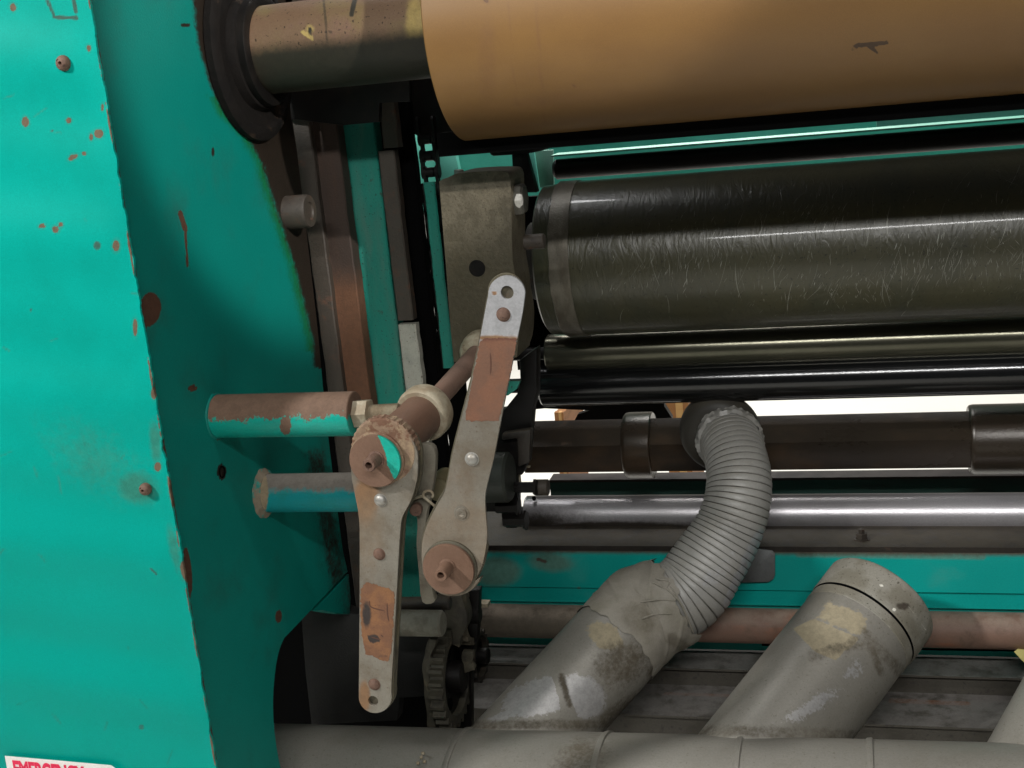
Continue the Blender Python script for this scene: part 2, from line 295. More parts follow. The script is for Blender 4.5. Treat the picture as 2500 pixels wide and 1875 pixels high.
def sheet(rows, off):
    """slab from a grid of points, thickened by off"""
    bm = nb(); A = [[bm.verts.new(p) for p in r] for r in rows]; B = [[bm.verts.new(Vector(p)+off) for p in r] for r in rows]
    R, Q = len(rows), len(rows[0])
    for i in range(R-1):
        for j in range(Q-1):
            bm.faces.new((A[i][j], A[i][j+1], A[i+1][j+1], A[i+1][j])); bm.faces.new((B[i][j], B[i+1][j], B[i+1][j+1], B[i][j+1]))
    for i in range(R-1):
        for j in (0, Q-1): bm.faces.new((A[i][j], A[i+1][j], B[i+1][j], B[i][j]))
    for j in range(Q-1):
        for i in (0, R-1): bm.faces.new((A[i][j], A[i][j+1], B[i][j+1], B[i][j]))
    bmesh.ops.recalc_face_normals(bm, faces=bm.faces[:]); return bm
def dome(bm, cen, ax, r, h, n=24, rim=0):
    return lathe(bm, cen, ax, [(-.002, r)]+[(h*sin(a), r*cos(a)) for a in np.linspace(0, pi/2, 6)[:-1]]+[(h, 0)], n)
FY = Vector((0, -1, 0))

# ------------------------------------------------------------------ setting: floor, wall
bm = box(nb(), -14, 10, -3, 12, -.05, 0); o = obj('floor', bm, floorm); o['kind'] = 'structure'
bm = box(nb(), -14, 10, 9, 9.1, 0, 5); o = obj('wall', bm, wallm); o['kind'] = 'structure'

# ------------------------------------------------------------------ left side frame
fr = thing('side_frame', 'large teal painted machine side frame filling the left, rusty along its edge', 'machine frame', (X0, -.05, 0))
z_lo, z_hi = .42, 1.78; XL = -1.35
nz, nx = 520, 170
zs = np.linspace(z_lo, z_hi, nz); jit = np.convolve(rng.normal(size=nz+20), np.ones(6)/6, 'same')[10:-10]*.0022
rows = [[(XL+(X0+.004+jit[i]-XL)*(1-(1-t)**1.6), -.054-.0022*sin(z*29+.8+.5*sin(t*3+z*5))*min(1, (1-t)*6)-.0012*sin(z*61+t*4)*min(1, (1-t)*6), z) for t in np.linspace(0, 1, nx)] for i, z in enumerate(zs)]
edgepx = [proj((X0+.003, -.054, z)) for z in np.linspace(z_lo, z_hi, 40)]
SCR = []
for _ in range(26):
    x_, y_, a_, l_ = rng.uniform(0, 460), rng.uniform(0, 1850), rng.uniform(0, pi), rng.uniform(6, 50); SCR.append(([(x_, y_), (x_+cos(a_)*l_, y_+sin(a_)*l_)], rng.uniform(.5, .72)))
def chips(px, py, g):
    B = lambda x, y, rx, ry=None, a=0, f=.5: blob(px, py, x, y, rx*g+(g-1)*5, (ry or rx)*g+(g-1)*5, a, f*g)
    return mx(B(32, 18, 9, 11), B(62, 298, 10, 14), B(168, 294, 7, 8), B(241, 326, 12, 12), B(222, 335, 5, 9),
           B(178, 384, 14, 6, -.5), B(205, 375, 7, 4), B(103, 552, 9, 6), B(135, 560, 9, 9), B(148, 548, 6, 6),
           B(283, 600, 9, 14), B(217, 117, 6, 9), B(330, 800, 6, 24), B(385, 1140, 9, 12), B(250, 262, 4, 10),
           B(418, 1200, 6, 40, -.15), B(455, 1395, 14, 30, -.3), B(360, 3, 8, 8), B(376, 960, 8, 18))
def pw(px, py, cs):
    e = line(px, py, edgepx, 3.2, 1.4); e2 = e*.9*(.5+.35*np.sin(cs[:, 2]*23)*np.sin(cs[:, 2]*61+1))
    b = chips(px, py, 1.)
    return mx(e2, b*.76)
def pg(px, py, cs):
    return mx(line(px, py, [(112, 0), (133, 40)], 3, 1.)*.8, line(px, py, [(133, 42), (188, 44)], 4, 1.), line(px, py, [(180, 0), (186, 30)], 5, 1.)*.8,
              blob(px, py, 237, 600, 10, 12)*.7, blob(px, py, 128, 320, 4)*.8, blob(px, py, 75, 757, 4)*.8, line(px, py, [(368, 1388), (382, 1402)], 3, 1.)*.8,
              blob(px, py, 345, 1775, 8)*.6, blob(px, py, 480, 1580, 7)*.6, line(px, py, [(118, 0), (132, 34)], 3, 1.)*.6)
def pp(px, py, cs):
    return mx(chips(px, py, 1.3)*.5, *[line(px, py, L_, 2.6, 1.4)*q_ for L_, q_ in SCR], blob(px, py, 230, 1120, 120, 60, .6, 1.9)*.6, blob(px, py, 335, 1190, 50, 40, .3, 1.)*.9, blob(px, py, 425, 1340, 12, 60, -.2, 1.)*.7, blob(px, py, 380, 1080, 14, 50, -.1, 1.)*.8)
o = obj('front_panel', sheet(rows, Vector((0, .004, 0))), teal, fr, paint={'wear': pw, 'grime': pg, 'patch': pp}, smooth=50)
# screws in the front panel
for px, py, r in ((157, 154, 19), (357, 1193, 15.5)):
    ce = Y(px, py, -.0555); R = r/ppm(ce); b_ = nb()
    lathe(b_, ce, FY, [(0, R), (.002, R)]+[(.002+.0075*sin(a), R*cos(a)) for a in np.linspace(.15, 1.3, 6)]+[(.0088, R*.22), (.0050, R*.2), (.005, 0)], 28)
    sc_ = obj('screw', b_, rivetr, fr)
    b_ = nb(); lathe(b_, ce+Vector((-R*.3, -.0078, R*.3)), FY, [(-.002, 0), (-.002, R*.22), (.0006, R*.22), (.0006, 0)], 6); obj('socket', b_, matblack, sc_)
# inner face: rows between the front edge and the back contour
cont = curve2([(690, -140), (700, 60), (705, 200), (712, 300), (721, 346), (737, 468), (758, 651), (775, 800), (790, 960), (803, 1080), (818, 1200), (835, 1330), (845, 1380), (850, 1400)], 8)
cz = [(X(a, b, X0).z, X(a, b, X0).y) for a, b in cont][::-1]
notch = curve2([(850, 1402), (805, 1450), (770, 1484), (738, 1508), (712, 1534), (690, 1566), (676, 1612), (668, 1680), (667, 1740), (672, 1800), (684, 1870), (705, 1950)], 8)
czn = [(X(a, b, X0).z, X(a, b, X0).y) for a, b in notch][::-1]
allz = czn+cz
Z_ = [a for a, b in allz]; YY = [b for a, b in allz]
zr = sorted(set(list(np.linspace(z_lo, z_hi, 300))+Z_)); rows = []
for z in zr:
    ym = float(np.interp(z, Z_, YY)) if z > Z_[0] else YY[0]
    rows.append([(X0, -.0495+(ym+.0495)*t, z) for t in np.linspace(0, 1, 110)])
tc = [(462, -60), (470, 0), (482, 100), (508, 200), (550, 280), (605, 335), (640, 400), (660, 470), (690, 560), (720, 650), (742, 740), (765, 840)]
def poly_right(px, py, P):
    xs = np.interp(py, [b for a, b in P], [a for a, b in P]); return px-xs
def iw(px, py, cs):
    return mx(blob(px, py, 366, 755, 26, 42, .15), line(px, py, [(440, 520), (452, 560)], 6, 1.2), line(px, py, [(452, 560), (458, 650)], 3.5, 1.4)*.8, blob(px, py, 470, 948, 12, 8), blob(px, py, 590, 1000, 60, 70)*0, blob(px, py, 0, 0, 1)*0,
              blob(px, py, 680, 1505, 8, 16), line(px, py, edgepx, 7, 1.)*.8, blob(px, py, 458, 1395, 10, 60, -.1), line(px, py, [(525, 965), (524, 1010), (532, 1068)], 8, 1.)*.85,
              blob(px, py, 0, 0, 1)*0)
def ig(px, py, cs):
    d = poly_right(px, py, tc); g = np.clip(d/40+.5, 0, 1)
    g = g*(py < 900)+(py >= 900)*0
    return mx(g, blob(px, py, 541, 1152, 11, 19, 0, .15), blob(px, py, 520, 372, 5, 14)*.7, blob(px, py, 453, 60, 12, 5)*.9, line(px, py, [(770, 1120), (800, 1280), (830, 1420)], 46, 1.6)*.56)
def ip(px, py, cs):
    d = poly_right(px, py, tc); return mx(np.clip(1-np.abs(d+6)/36, 0, 1)*(py > 230)*(py < 860)*.66, blob(px, py, 682, 415, 26, 40))
b_ = sheet(rows, Vector((-.03, 0, 0)))
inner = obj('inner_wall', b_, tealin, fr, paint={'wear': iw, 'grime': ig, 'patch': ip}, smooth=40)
b_ = nb(); prism(b_, pxX([(762, 1491), (771, 1484), (806, 1450), (851, 1402), (856, 1460), (854, 1500), (820, 1496), (785, 1489)], X0-.0005), (-1, 0, 0), .028); obj('lower_lug', b_, tealin, fr, paint={'grime': lambda px, py, cs: np.clip((px-770)/110, 0, 1)*.7})
# dark hole in the inner wall
ce = X(541, 1152, X0); b_ = nb(); lathe(b_, ce+Vector((.0005, 0, 0)), (1, 0, 0), [(0, .0085), (.0012, .0085), (.0012, .0068), (-.02, .0066), (-.02, 0)], 24); obj('hole', b_, matblack, fr)

# label at the foot of the panel
lab = thing('warning_label', 'white sticker with red capitals EMERGENCY at the bottom left corner of the teal panel', 'label', Y(140, 1875, -.0588))
c0, c1 = Y(12, 1845, -.0585), Y(272, 1868, -.0585); ux = (c1-c0).normalized(); uz = Vector((-ux.z, 0, ux.x)); Wl = (c1-c0).length
b_ = nb(); P = [c0, c0+ux*Wl, c0+ux*(Wl+.010)-uz*.007, c0+ux*(Wl+.010)-uz*.08, c0-uz*.08]; prism(b_, P, FY, .0004); obj('sticker', b_, whitem, lab)
b_ = nb(); P = [c0+ux*Wl+Vector((0, -.0006, 0)), c0+ux*(Wl+.0105)-uz*.0072+Vector((0, -.0006, 0)), c0+ux*(Wl-.001)-uz*.008+Vector((0, -.0022, 0))]; prism(b_, P, FY, .0003); obj('curled_corner', b_, whitem, lab)
def text(body, org, ux_, uz_, h, mt, parent, name='lettering', off=0., sx=1.):
    cu = bpy.data.curves.new(name, 'FONT'); cu.body = body; cu.size = 1; cu.offset = off; cu.extrude = .0; cu.space_character = .98
    t = bpy.data.objects.new('t', cu); COL.objects.link(t); bpy.context.view_layer.update()
    me = bpy.data.meshes.new_from_object(t.evaluated_get(bpy.context.evaluated_depsgraph_get())); bpy.data.objects.remove(t)
    n = uz_.cross(ux_); org = Vector(org)
    for v in me.vertices: v.co = org+ux_*(v.co.x*h*sx)+uz_*(v.co.y*h)+FY*.0002-ORI[parent.name]
    me.materials.clear(); me.materials.append(mt); o = _link(name, me, mt, parent, ORI[parent.name]); return o
text('EMERGENCY', c0+ux*.0105-uz*.030+FY*.0006, ux, uz, .0335, redm, lab, off=.048, sx=.60)

# ------------------------------------------------------------------ orange roller, its shaft and bearing
yo = .34; zo, rs_ = edges_cyl((700, 6), (700, 226), yo)
ro_ = edge_r((1800, 288), yo, zo); xe = xat(1088, 325, yo-.10)
orl = thing('orange_roller', 'large orange rubber-covered roller with a tarnished bare shaft end at the top', 'roller', (xe, yo, zo-ro_))
rr = thing  # noqa
b_ = nb(); cylx(b_, X0-.02, xe+.02, yo, zo, rs_, 96, nl=140)
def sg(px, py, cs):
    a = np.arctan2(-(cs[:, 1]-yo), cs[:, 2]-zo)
    return mx(line(px, py, [(790, 0), (796, 60), (800, 130)], 4, 1.)*.6, line(px, py, [(866, 0), (858, 35)], 6, 1.), blob(px, py, 757, 75, 6, 10)*.8, blob(px, py, 808, 76, 5)*.6, np.clip((a-1.25)/.55, 0, 1)*.85)  # last term darkens the underside: black oil and shade painted together
def sp(px, py, cs): return mx(line(px, py, [(738, 78), (762, 94)], 5, 1.)*.9, blob(px, py, 757, 70, 14, 14, .3, 1.)*.6, blob(px, py, 1015, 60, 30, 90, 0, 1.)*.7)
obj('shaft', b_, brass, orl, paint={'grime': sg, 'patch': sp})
x1 = 1.2; b_ = nb(); lathe(b_, (xe, yo, zo), (1, 0, 0), [(0, rs_*.98), (0, ro_-.0015), (.0015, ro_)]+[(.0015+(x1-xe)*k/300, ro_) for k in range(1, 301)]+[(x1-xe+.003, 0)], 160)
def og(px, py, cs):
    return mx(line(px, py, [(1240, 0), (1248, 120), (1262, 260)], 7, 1.6)*.42, line(px, py, [(1310, 0), (1318, 160), (1330, 300)], 8, 1.6)*.46, blob(px, py, 1192, 5, 14, 5)*.9,
              blob(px, py, 1190, 150, 30, 160, 0, 1.)*.4, blob(px, py, 1402, 205, 5)*.7, line(px, py, [(1545, 0), (1547, 20)], 4, 1.)*.7, blob(px, py, 1400, 240, 250, 26, -.07, 1.)*.35)
def ow(px, py, cs): return mx(line(px, py, [(2082, 118), (2110, 112), (2160, 104)], 6, .8)*.95, line(px, py, [(2092, 106), (2120, 112), (2140, 124)], 5, .8)*.95, line(px, py, [(2136, 112), (2162, 98)], 5, .8)*.9, blob(px, py, 1185, 4, 8, 5)*.9)
obj('rubber_cover', b_, orange, orl, paint={'grime': og, 'wear': ow}, smooth=30)
# bearing flange on the frame around the shaft
bh = thing('bearing_housing', 'dark greasy round bearing flange where the roller shaft meets the frame', 'bearing', (X0, yo, zo-.15))
def rng_pt(px, py): v = X(px, py, X0); return hypot(v.y-yo, v.z-zo)
b_ = nb(); lathe(b_, (X0-.01, yo, zo), (1, 0, 0), [(0, .085), (.012, .128), (.022, .128), (.026, .124), (.028, .112), (.022, .106), (.022, .085), (.034, .082), (.036, .078), (.036, rs_+.002), (.0, rs_+.002)], 96); obj('flange', b_, mat('greasy_flange', c(20, 17, 15), c(13, 11, 10), s=30, spec=.15, rough=.8, bump=1., bs=70, rust=c(58, 46, 36), rr=(.55, .65), rs=24), bh)
b_ = nb(); lathe(b_, (X0+.024, yo, zo), (1, 0, 0), [(0, .079), (.012, .079), (.014, .076), (.014, rs_+.001), (0, rs_+.001)], 72); obj('seal_ring', b_, black, bh)
for k in range(0):
    a = k*pi/3+.35; cc = Vector((X0+.012, yo-sin(a)*.117, zo+cos(a)*.117)); b_ = nb(); lathe(b_, cc, (1, 0, 0), [(0, .009), (.016, .009), (.018, .007), (.018, 0)], 6); obj('bolt', b_, darkst, bh, bev=.0005)
# round boss stub on frame edge
ce0 = X(703, 517, X0); yb = ce0.y
bs_ = thing('stub_pin', 'short dark round stub pin sticking out of the frame beside the vertical rails', 'pin', (X0, yb, ce0.z-.03))
pl_ = Y(757, 515, yb); b_ = nb(); R = 41/ppm(pl_); lathe(b_, (X0-.02, yb, pl_.z), (1, 0, 0), [(0, R), (pl_.x-X0+.02-.004, R), (pl_.x-X0+.02, R*.93), (pl_.x-X0+.02, R*.55), (pl_.x-X0+.017, R*.5), (pl_.x-X0+.017, 0)], 48); obj('barrel', b_, rail, bs_)

# ------------------------------------------------------------------ vertical rails
def vrail(name, label, x0, x1, pyref, ytop, ybot, y, dep, mt, paint=None, part='bar', dens=False, jt=.0008):
    a, b2 = Y(x0, pyref, y), Y(x1, pyref, y); zt = Y((x0+x1)/2, ytop, y).z; zb = Y((x0+x1)/2, ybot, y).z
    t = thing(name, label, name.split('_')[-1] if name.split('_')[-1] in ('rail', 'bar', 'strip', 'post') else 'rail', ((a.x+b2.x)/2, y, zb))
    n = max(2, int((zt-zb)/.006)); zz = np.linspace(zb, zt, n); j0 = np.convolve(rng.normal(size=n+8), np.ones(5)/5, 'same')[4:-4]*jt; j1 = np.convolve(rng.normal(size=n+8), np.ones(5)/5, 'same')[4:-4]*jt
    bm = nb(); R_ = []
    for i, z in enumerate(zz):
        ch = .002; xa, xb = a.x+j0[i], b2.x+j1[i]
        R_.append([bm.verts.new(p) for p in ((xa, y+dep, z), (xa, y+ch, z), (xa+ch, y, z), (xb-ch, y, z), (xb, y+ch, z), (xb, y+dep, z))])
    for A, B in zip(R_, R_[1:]):
        for i in range(6): j = (i+1) % 6; bm.faces.new((A[i], A[j], B[j], B[i]))
    bm.faces.new(R_[0][::-1]); bm.faces.new(R_[-1]); bmesh.ops.recalc_face_normals(bm, faces=bm.faces[:])
    obj(part, bm, mt, t, paint=paint); return t
vrail('grey_rail', 'grey-brown vertical guide rail nearest the frame, behind the stub pin', 760, 800, 651, -60, 1490, .52, .02, rail)
vrail('rusty_rail', 'rust-brown vertical guide rail between the grey rail and the teal post', 803, 864, 651, -60, 1490, .535, .03, railr, paint={'wear': lambda px, py, cs: np.clip((py-620)/160, 0, .62)+.08})
tp = vrail('teal_post', 'worn teal vertical post behind the rusty rail and levers', 866, 953, 651, 150, 1500, .575, .03, tealold)
vrail('brown_rail', 'dark brown rail right of the teal post that stops above the pale bar', 955, 994, 651, 365, 783, .555, .02, rail)
vrail('upper_brown_rail', 'short dark brown rail segment under the shaft, above the longer brown rail', 929, 967, 300, 180, 362, .553, .02, rail)
vrail('pale_bar', 'pale grey-white chipped bar standing below the brown rail', 972, 1016, 800, 792, 1100, .55, .018, pale, jt=.0012)
vrail('green_strip', 'narrow green painted strip along the left of the speckled bearing block', 1055, 1082, 651, 443, 900, .53, .004, tealold)
vrail('shade_filler_bar', 'black filler bar painted in place of shade between the brown rail and the chain', 985, 1040, 651, 60, 1500, .60, .02, matblack)  # black filler, the gap's shade put in as colour
vrail('side_filler_bar', 'black filler bar painted in place of shade between the green strip and the bearing block', 1048, 1100, 651, 445, 1240, .60, .02, matblack)  # second black filler, shade beside the block put in as colour
# dark cross piece under the shaft, drawn over the roller's shade too
kb = thing('shadowed_crossbar', 'black steel cross bar under the shaft with a stepped end above the bearing block and a plate standing in for shade on the rails', 'crossbar', Y(1050, 300, .62))
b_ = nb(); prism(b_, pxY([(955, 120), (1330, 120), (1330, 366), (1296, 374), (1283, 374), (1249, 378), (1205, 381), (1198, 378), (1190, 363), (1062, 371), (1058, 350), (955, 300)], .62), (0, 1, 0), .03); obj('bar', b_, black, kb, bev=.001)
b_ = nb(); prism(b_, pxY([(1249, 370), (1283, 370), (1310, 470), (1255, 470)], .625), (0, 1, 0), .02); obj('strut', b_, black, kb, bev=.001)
b_ = nb(); prism(b_, pxY([(686, 120), (1000, 120), (1000, 248), (925, 252), (925, 298), (838, 306), (686, 288)], .50), (0, 1, 0), .015); obj('plate', b_, black, kb, bev=.001)  # black plate stands in for the shaft's shadow on the rails

# ------------------------------------------------------------------ chain
chn = thing('roller_chain', 'black roller chain hanging between the rails and the bearing block', 'chain', Y(1090, 900, .585))
top = Y(1031, 300, .585); pitch = 40.5/ppm(top); zc = top.z; xc = top.x; nL = int((top.z-Y(1090, 900, .585).z)/pitch)
def link_bm(wd, y0, xo=0):
    b_ = nb()
    for dx in (-1, 1):
        cx = xc+dx*.0095; pr = []
    pr = []
    n = 10
    for k in range(n+1): a = pi*k/n; pr.append((wd*cos(a), wd*sin(a)+pitch))
    pr.append((-wd*.62, pitch*.5))
    for k in range(n+1): a = pi+pi*k/n; pr.append((wd*cos(a), wd*sin(a)))
    pr.append((wd*.62, pitch*.5))
    return pr
PR = link_bm(.0105, 0); lm = {}
first = {}
for k in range(nL):
    outer = k % 2 == 0; zz = zc-(k+1)*pitch; key = outer
    if key not in first:
        b_ = nb(); g = .0085 if outer else .0058
        for sgn in (-1, 1): # side plates stand left and right, seen nearly edge on, joined by rollers
            xx = xc+sgn*(g+.0045)
            vs = []
            prism(b_, [Vector((xx, .585+.0125+a*.9, zz+q)) for a, q in PR], (1, 0, 0), .0040)
        rod(b_, (xc-.013, .5975, zz), (xc+.013, .5975, zz), .0042, 14, .0004)
        rod(b_, (xc-.0085, .5975, zz), (xc+.0085, .5975, zz), .0082, 18, .0006)
        first[key] = (obj('link', b_, black, chn), zz)
    else:
        src, z0 = first[key]; q = src.copy(); COL.objects.link(q); q.location = src.location+Vector((0, 0, zz-z0))

# ------------------------------------------------------------------ speckled bearing block
bb = thing('bearing_block', 'brown speckled cast bearing block with rounded top and hexagon socket, left of the dark roller', 'bearing block', Y(1165, 860, .42))
P = [(1072, 443), (1082, 437), (1092, 434)]+curve2([(1100, 430), (1115, 424), (1150, 420), (1190, 418), (1226, 418), (1240, 422), (1246, 436)], 4)+[(1248, 500), (1250, 600), (1252, 640), (1262, 700), (1268, 800), (1262, 872), (1108, 884), (1100, 800), (1088, 640)]
b_ = nb(); prism(b_, pxY(P, .42), (0, 1, 0), .085); [bmesh.ops.bisect_plane(b_, geom=b_.verts[:]+b_.edges[:]+b_.faces[:], plane_co=(0, 0, zz_), plane_no=(0, 0, 1)) for zz_ in np.arange(1.03, 1.36, .012)]
obj('casting', b_, cast, bb, smooth=50, paint={'grime': lambda px, py, cs: np.clip((py-470)/260, .0, .7)})  # darker towards the foot: oily film and shade painted together
ce = Y(1165, 655, .42); R = 22/ppm(ce); b_ = nb(); lathe(b_, ce, FY, [(-.001, R*.95), (.0004, R*.95), (.0005, R*.5), (.0003, 0)], 24); so_ = obj('socket_plug', b_, black, bb)
b_ = nb(); rod(b_, Y(1121, 430, .45), Y(1120, 414, .45), .0075, 16); obj('grease_nipple', b_, rivet, bb)
# hex bolt on the block's right side
hb = thing('hex_bolt', 'big hexagon bolt with worn white face on the right of the speckled block', 'bolt', Y(1272, 525, .445))
a = Y(1248, 487, .455); wsh = nb(); rod(wsh, a+Vector((-.012, 0, 0)), a+Vector((.006, 0, 0)), 38/ppm(a), 36); obj('washer', wsh, darkst, hb)
def hbw(px, py, cs): return mx(blob(px, py, 1267, 490, 11, 17, 0, .2), blob(px, py, 1264, 443, 10, 5, 0, .3))
b_ = nb(); lathe(b_, a+Vector((.004, 0, 0)), (1, 0, 0), [(0, 41/ppm(a)), (.004, 41/ppm(a)), (.010, 41/ppm(a)), (.0155, 40/ppm(a)), (.0185, 33/ppm(a)), (.0185, 0)], 6, a0=pi/2, ref=(0, 0, 1)); bmesh.ops.subdivide_edges(b_, edges=b_.edges[:], cuts=5, use_grid_fill=True); obj('head', b_, boltw, hb, paint={'wear': hbw}, smooth=25)

# ------------------------------------------------------------------ main dark roller
yr = .80; zr_, rr_ = edges_cyl((1950, 402), (1950, 797), yr)
xL = xat(1318, 640, yr-.07)
mr = thing('scratched_roller', 'big dark olive roller covered in pale scratches across the middle right', 'roller', (xL, yr, zr_-rr_))
xt0, xt1 = xat(1338, 640, yr-rr_), xat(1388, 640, yr-rr_); XR = .95
prof = [(0, .03), (0, rr_*.93), (.004, rr_*.97), (xt0-xL-.001, rr_*.985), (xt0-xL, rr_)]+[(xt0-xL+(XR-xt0)*k/220, rr_) for k in range(1, 221)]+[(XR-xL+.002, 0)]
b_ = nb(); lathe(b_, (xL, yr, zr_), (1, 0, 0), prof, 192); obj('drum', b_, olive, mr, smooth=30)
b_ = nb(); n = 120
lathe(b_, (xt0, yr, zr_), (1, 0, 0), [(0, rr_-.001), (0, rr_+.0012), (.0006, rr_+.0018), (xt1-xt0-.0006, rr_+.0018), (xt1-xt0, rr_+.0012), (xt1-xt0, rr_-.001)], 160)
for v in b_.verts:
    if v.co.x < (xt0+xt1)/2: v.co.x += .0007*math.sin(atan2(v.co.z-zr_, v.co.y-yr)*9)+.0006*math.sin(atan2(v.co.z-zr_, v.co.y-yr)*23+1)
bandm = mat('grey_worn_band', c(112, 106, 94), c(84, 78, 66), s=30, altr=(.45, .65), rough=.38, metal=.25, bump=.3, bs=260, stretch=(1, .4, .4))
obj('end_band', b_, bandm, mr)
b_ = nb(); cylx(b_, xL-.16, xL+.01, yr, zr_, .032, 48); obj('journal', b_, black, mr)
b_ = nb(); cylx(b_, xL-.03, xL-.006, yr, zr_, .07, 64); obj('end_collar', b_, darkst, mr)
# scratches laid on the skin
b_ = nb(); ns = 0
def surf(x, a, h=.0003): return Vector((x, yr-(rr_+h)*cos(a), zr_+(rr_+h)*sin(a)))
CL = [(rng.random()**.7, rng.normal(.08, .33), rng.normal(-.25, .3)) for _ in range(46)]
for k in range(2700):
    u0, a_c, sl0 = CL[rng.integers(len(CL))]
    if rng.random() < .35: u = rng.random(); ac = rng.normal(.02, .38); sl0 = -.2
    else: u = u0+rng.normal(0, .035); ac = a_c+rng.normal(0, .14)
    if u < 0 or u > 1.02 or abs(ac) > .98 or rng.random() > .3+.7*u: continue
    x = xt1+.02+(.62-xt1)*u; long = rng.random() < .05
    L = rng.uniform(.25, .6) if long else rng.gamma(1.6, .035)+.015; sl = sl0+rng.normal(0, .22)+(rng.normal(0, .9) if (u > .6 and rng.random() < .5) else 0)
    bend = rng.normal(0, .10); wd = rng.gamma(2., .00007)+.00005; N = 7 if long else 4; prev = None
    for i in range(N+1):
        t = i/N-.5; aa = ac+t*L; xx = x-sl*t*L*rr_+bend*t*t*L*rr_*2; ww = wd*(1-(2*abs(t))**2*.85)
        cur = [b_.verts.new(surf(xx-ww, aa)), b_.verts.new(surf(xx+ww, aa))]
        if prev: b_.faces.new((prev[0], prev[1], cur[1], cur[0]))
        prev = cur
obj('scratches', b_, scrm, mr, kind='stuff')

# rollers below it
def roller(name, label, top, bot, y0, pxl, mt, part='drum', right=.95, n=128, ch=.003, grp=None, jr=None, paint=None, nl=1):
    z0, r0 = edges_cyl(top, bot, y0); x0 = xat(pxl, (top[1]+bot[1])/2, y0)
    t = thing(name, label, name.split('_')[-1], (x0, y0, z0-r0), grp)
    b_ = nb(); cylx(b_, x0, right, y0, z0, r0, n, ch, nl=nl); obj(part, b_, mt, t, paint=paint)
    if jr: b_ = nb(); cylx(b_, x0-jr[1], x0+.01, y0, z0, jr[0], 32); obj('journal', b_, black, t)
    return t, x0, z0, r0
roller('chrome_roller', 'dull olive-silver roller directly under the scratched roller', (1950, 791), (1950, 888), .86, 1335, chrome, jr=(.012, .08))
roller('gloss_roller', 'glossy black roller with long white reflections under the chrome roller', (1950, 866), (1950, 976), .86, 1322, gloss, jr=(.014, .08))
bk2 = thing('slit_filler_bar', 'black filler bar closing the dark slit between the scratched roller and the chrome roller', 'bar', (xL, .96, Y(1950, 860, .96).z))
b_ = nb(); box(b_, xat(1245, 700, .96), 1.1, .96, .98, Y(1950, 880, .96).z, Y(1950, 760, .96).z); box(b_, xat(1245, 700, .96), xat(1338, 700, .96), .9605, .98, Y(1950, 760, .96).z, Y(1300, 480, .96).z); obj('bar', b_, matblack, bk2)  # added black filler, keeps the slit behind the rollers dark
# upper black roller behind
roller('upper_black_roller', 'thin black roller in the dark gap under the orange roller', (1950, 342), (1950, 394), 1.12, 1348, black, ch=.006)
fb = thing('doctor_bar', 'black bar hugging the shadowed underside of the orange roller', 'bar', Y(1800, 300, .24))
b_ = nb(); ya = .325; box(b_, xat(1068, 350, ya), .95, ya, ya+.035, Y(1800, 324, ya).z, Y(1800, 262, ya).z); obj('bar', b_, matblack, fb, bev=.002)
bb2 = thing('tall_blocker_beam', 'long black beam just below the orange roller, stretched up unseen as a light blocker', 'beam', Y(1800, 330, .97))
t1_ = Y(1950, 312, .97).z; b_ = nb(); box(b_, xat(1195, 370, .97), 1.1, .97, 1.01, t1_, t1_+2.1); obj('beam', b_, black, bb2, bev=.002)  # box runs far up out of view to block the far lamp

# ------------------------------------------------------------------ far teal machine frame seen through the gap
ff = thing('far_teal_frame', 'pale teal steel framework seen through the gap behind the rollers', 'machine frame', Y(1700, 450, 1.3))
b_ = nb(); box(b_, xat(1062, 400, 1.5), 1.6, 1.5, 1.52, Y(1700, 560, 1.5).z, Y(1700, 120, 1.5).z); obj('back_plate', b_, mat('mid_teal_paint', c(60, 168, 146), c(74, 176, 156), s=4, rough=.5), ff)
b_ = nb(); box(b_, xat(2140, 300, 1.3), 1.6, 1.3, 1.34, Y(1700, 345, 1.3).z, Y(1700, 240, 1.3).z); obj('flange', b_, tealfar, ff, bev=.002)
b_ = nb(); prism(b_, pxY([(1060, 360), (1108, 358), (1121, 420), (1128, 470), (1070, 470)], 1.3), (0, 1, 0), .02); obj('gusset', b_, tealfar, ff, bev=.001)
b_ = nb(); prism(b_, pxY([(1282, 370), (1304, 368), (1316, 452), (1317, 468), (1302, 462)], 1.2), (0, 1, 0), .006); b2_ = nb(); box(b2_, xat(960, 400, 1.6), xat(1064, 400, 1.6), 1.6, 1.62, Y(1030, 520, 1.6).z, Y(1030, 250, 1.6).z); obj('side_plate', b2_, tealfar, ff)
br_ = obj('bracket', b_, tealfar, ff, bev=.0008)
for py in (422, 446):
    ce = Y(1300+(py-422)*.2, py, 1.1995); b_ = nb(); lathe(b_, ce, FY, [(-.001, .0022), (.0004, .0022), (.0004, 0)], 10); obj('slot', b_, matblack, br_)
b_ = nb(); prism(b_, pxY([(1304, 368), (1350, 366), (1352, 452), (1340, 458), (1318, 458)], 1.22), (0, 1, 0), .01); obj('end_plate', b_, mat('grey_teal_paint', c(104, 150, 134), c(92, 136, 122), s=10, rough=.6), ff, bev=.001)
lip = thing('pale_teal_lip', 'narrow pale teal angle edge running above the thin black roller', 'angle iron', Y(1900, 345, 1.08))
za = Y(1950, 333, 1.08).z; b_ = nb(); box(b_, xat(1345, 390, 1.08), 1.2, 1.08, 1.15, za-.0016, za+.0016); obj('edge', b_, mat('bright_teal_lip', c(104, 170, 148), c(84, 150, 130), s=6, rough=.5), lip, bev=.0006)

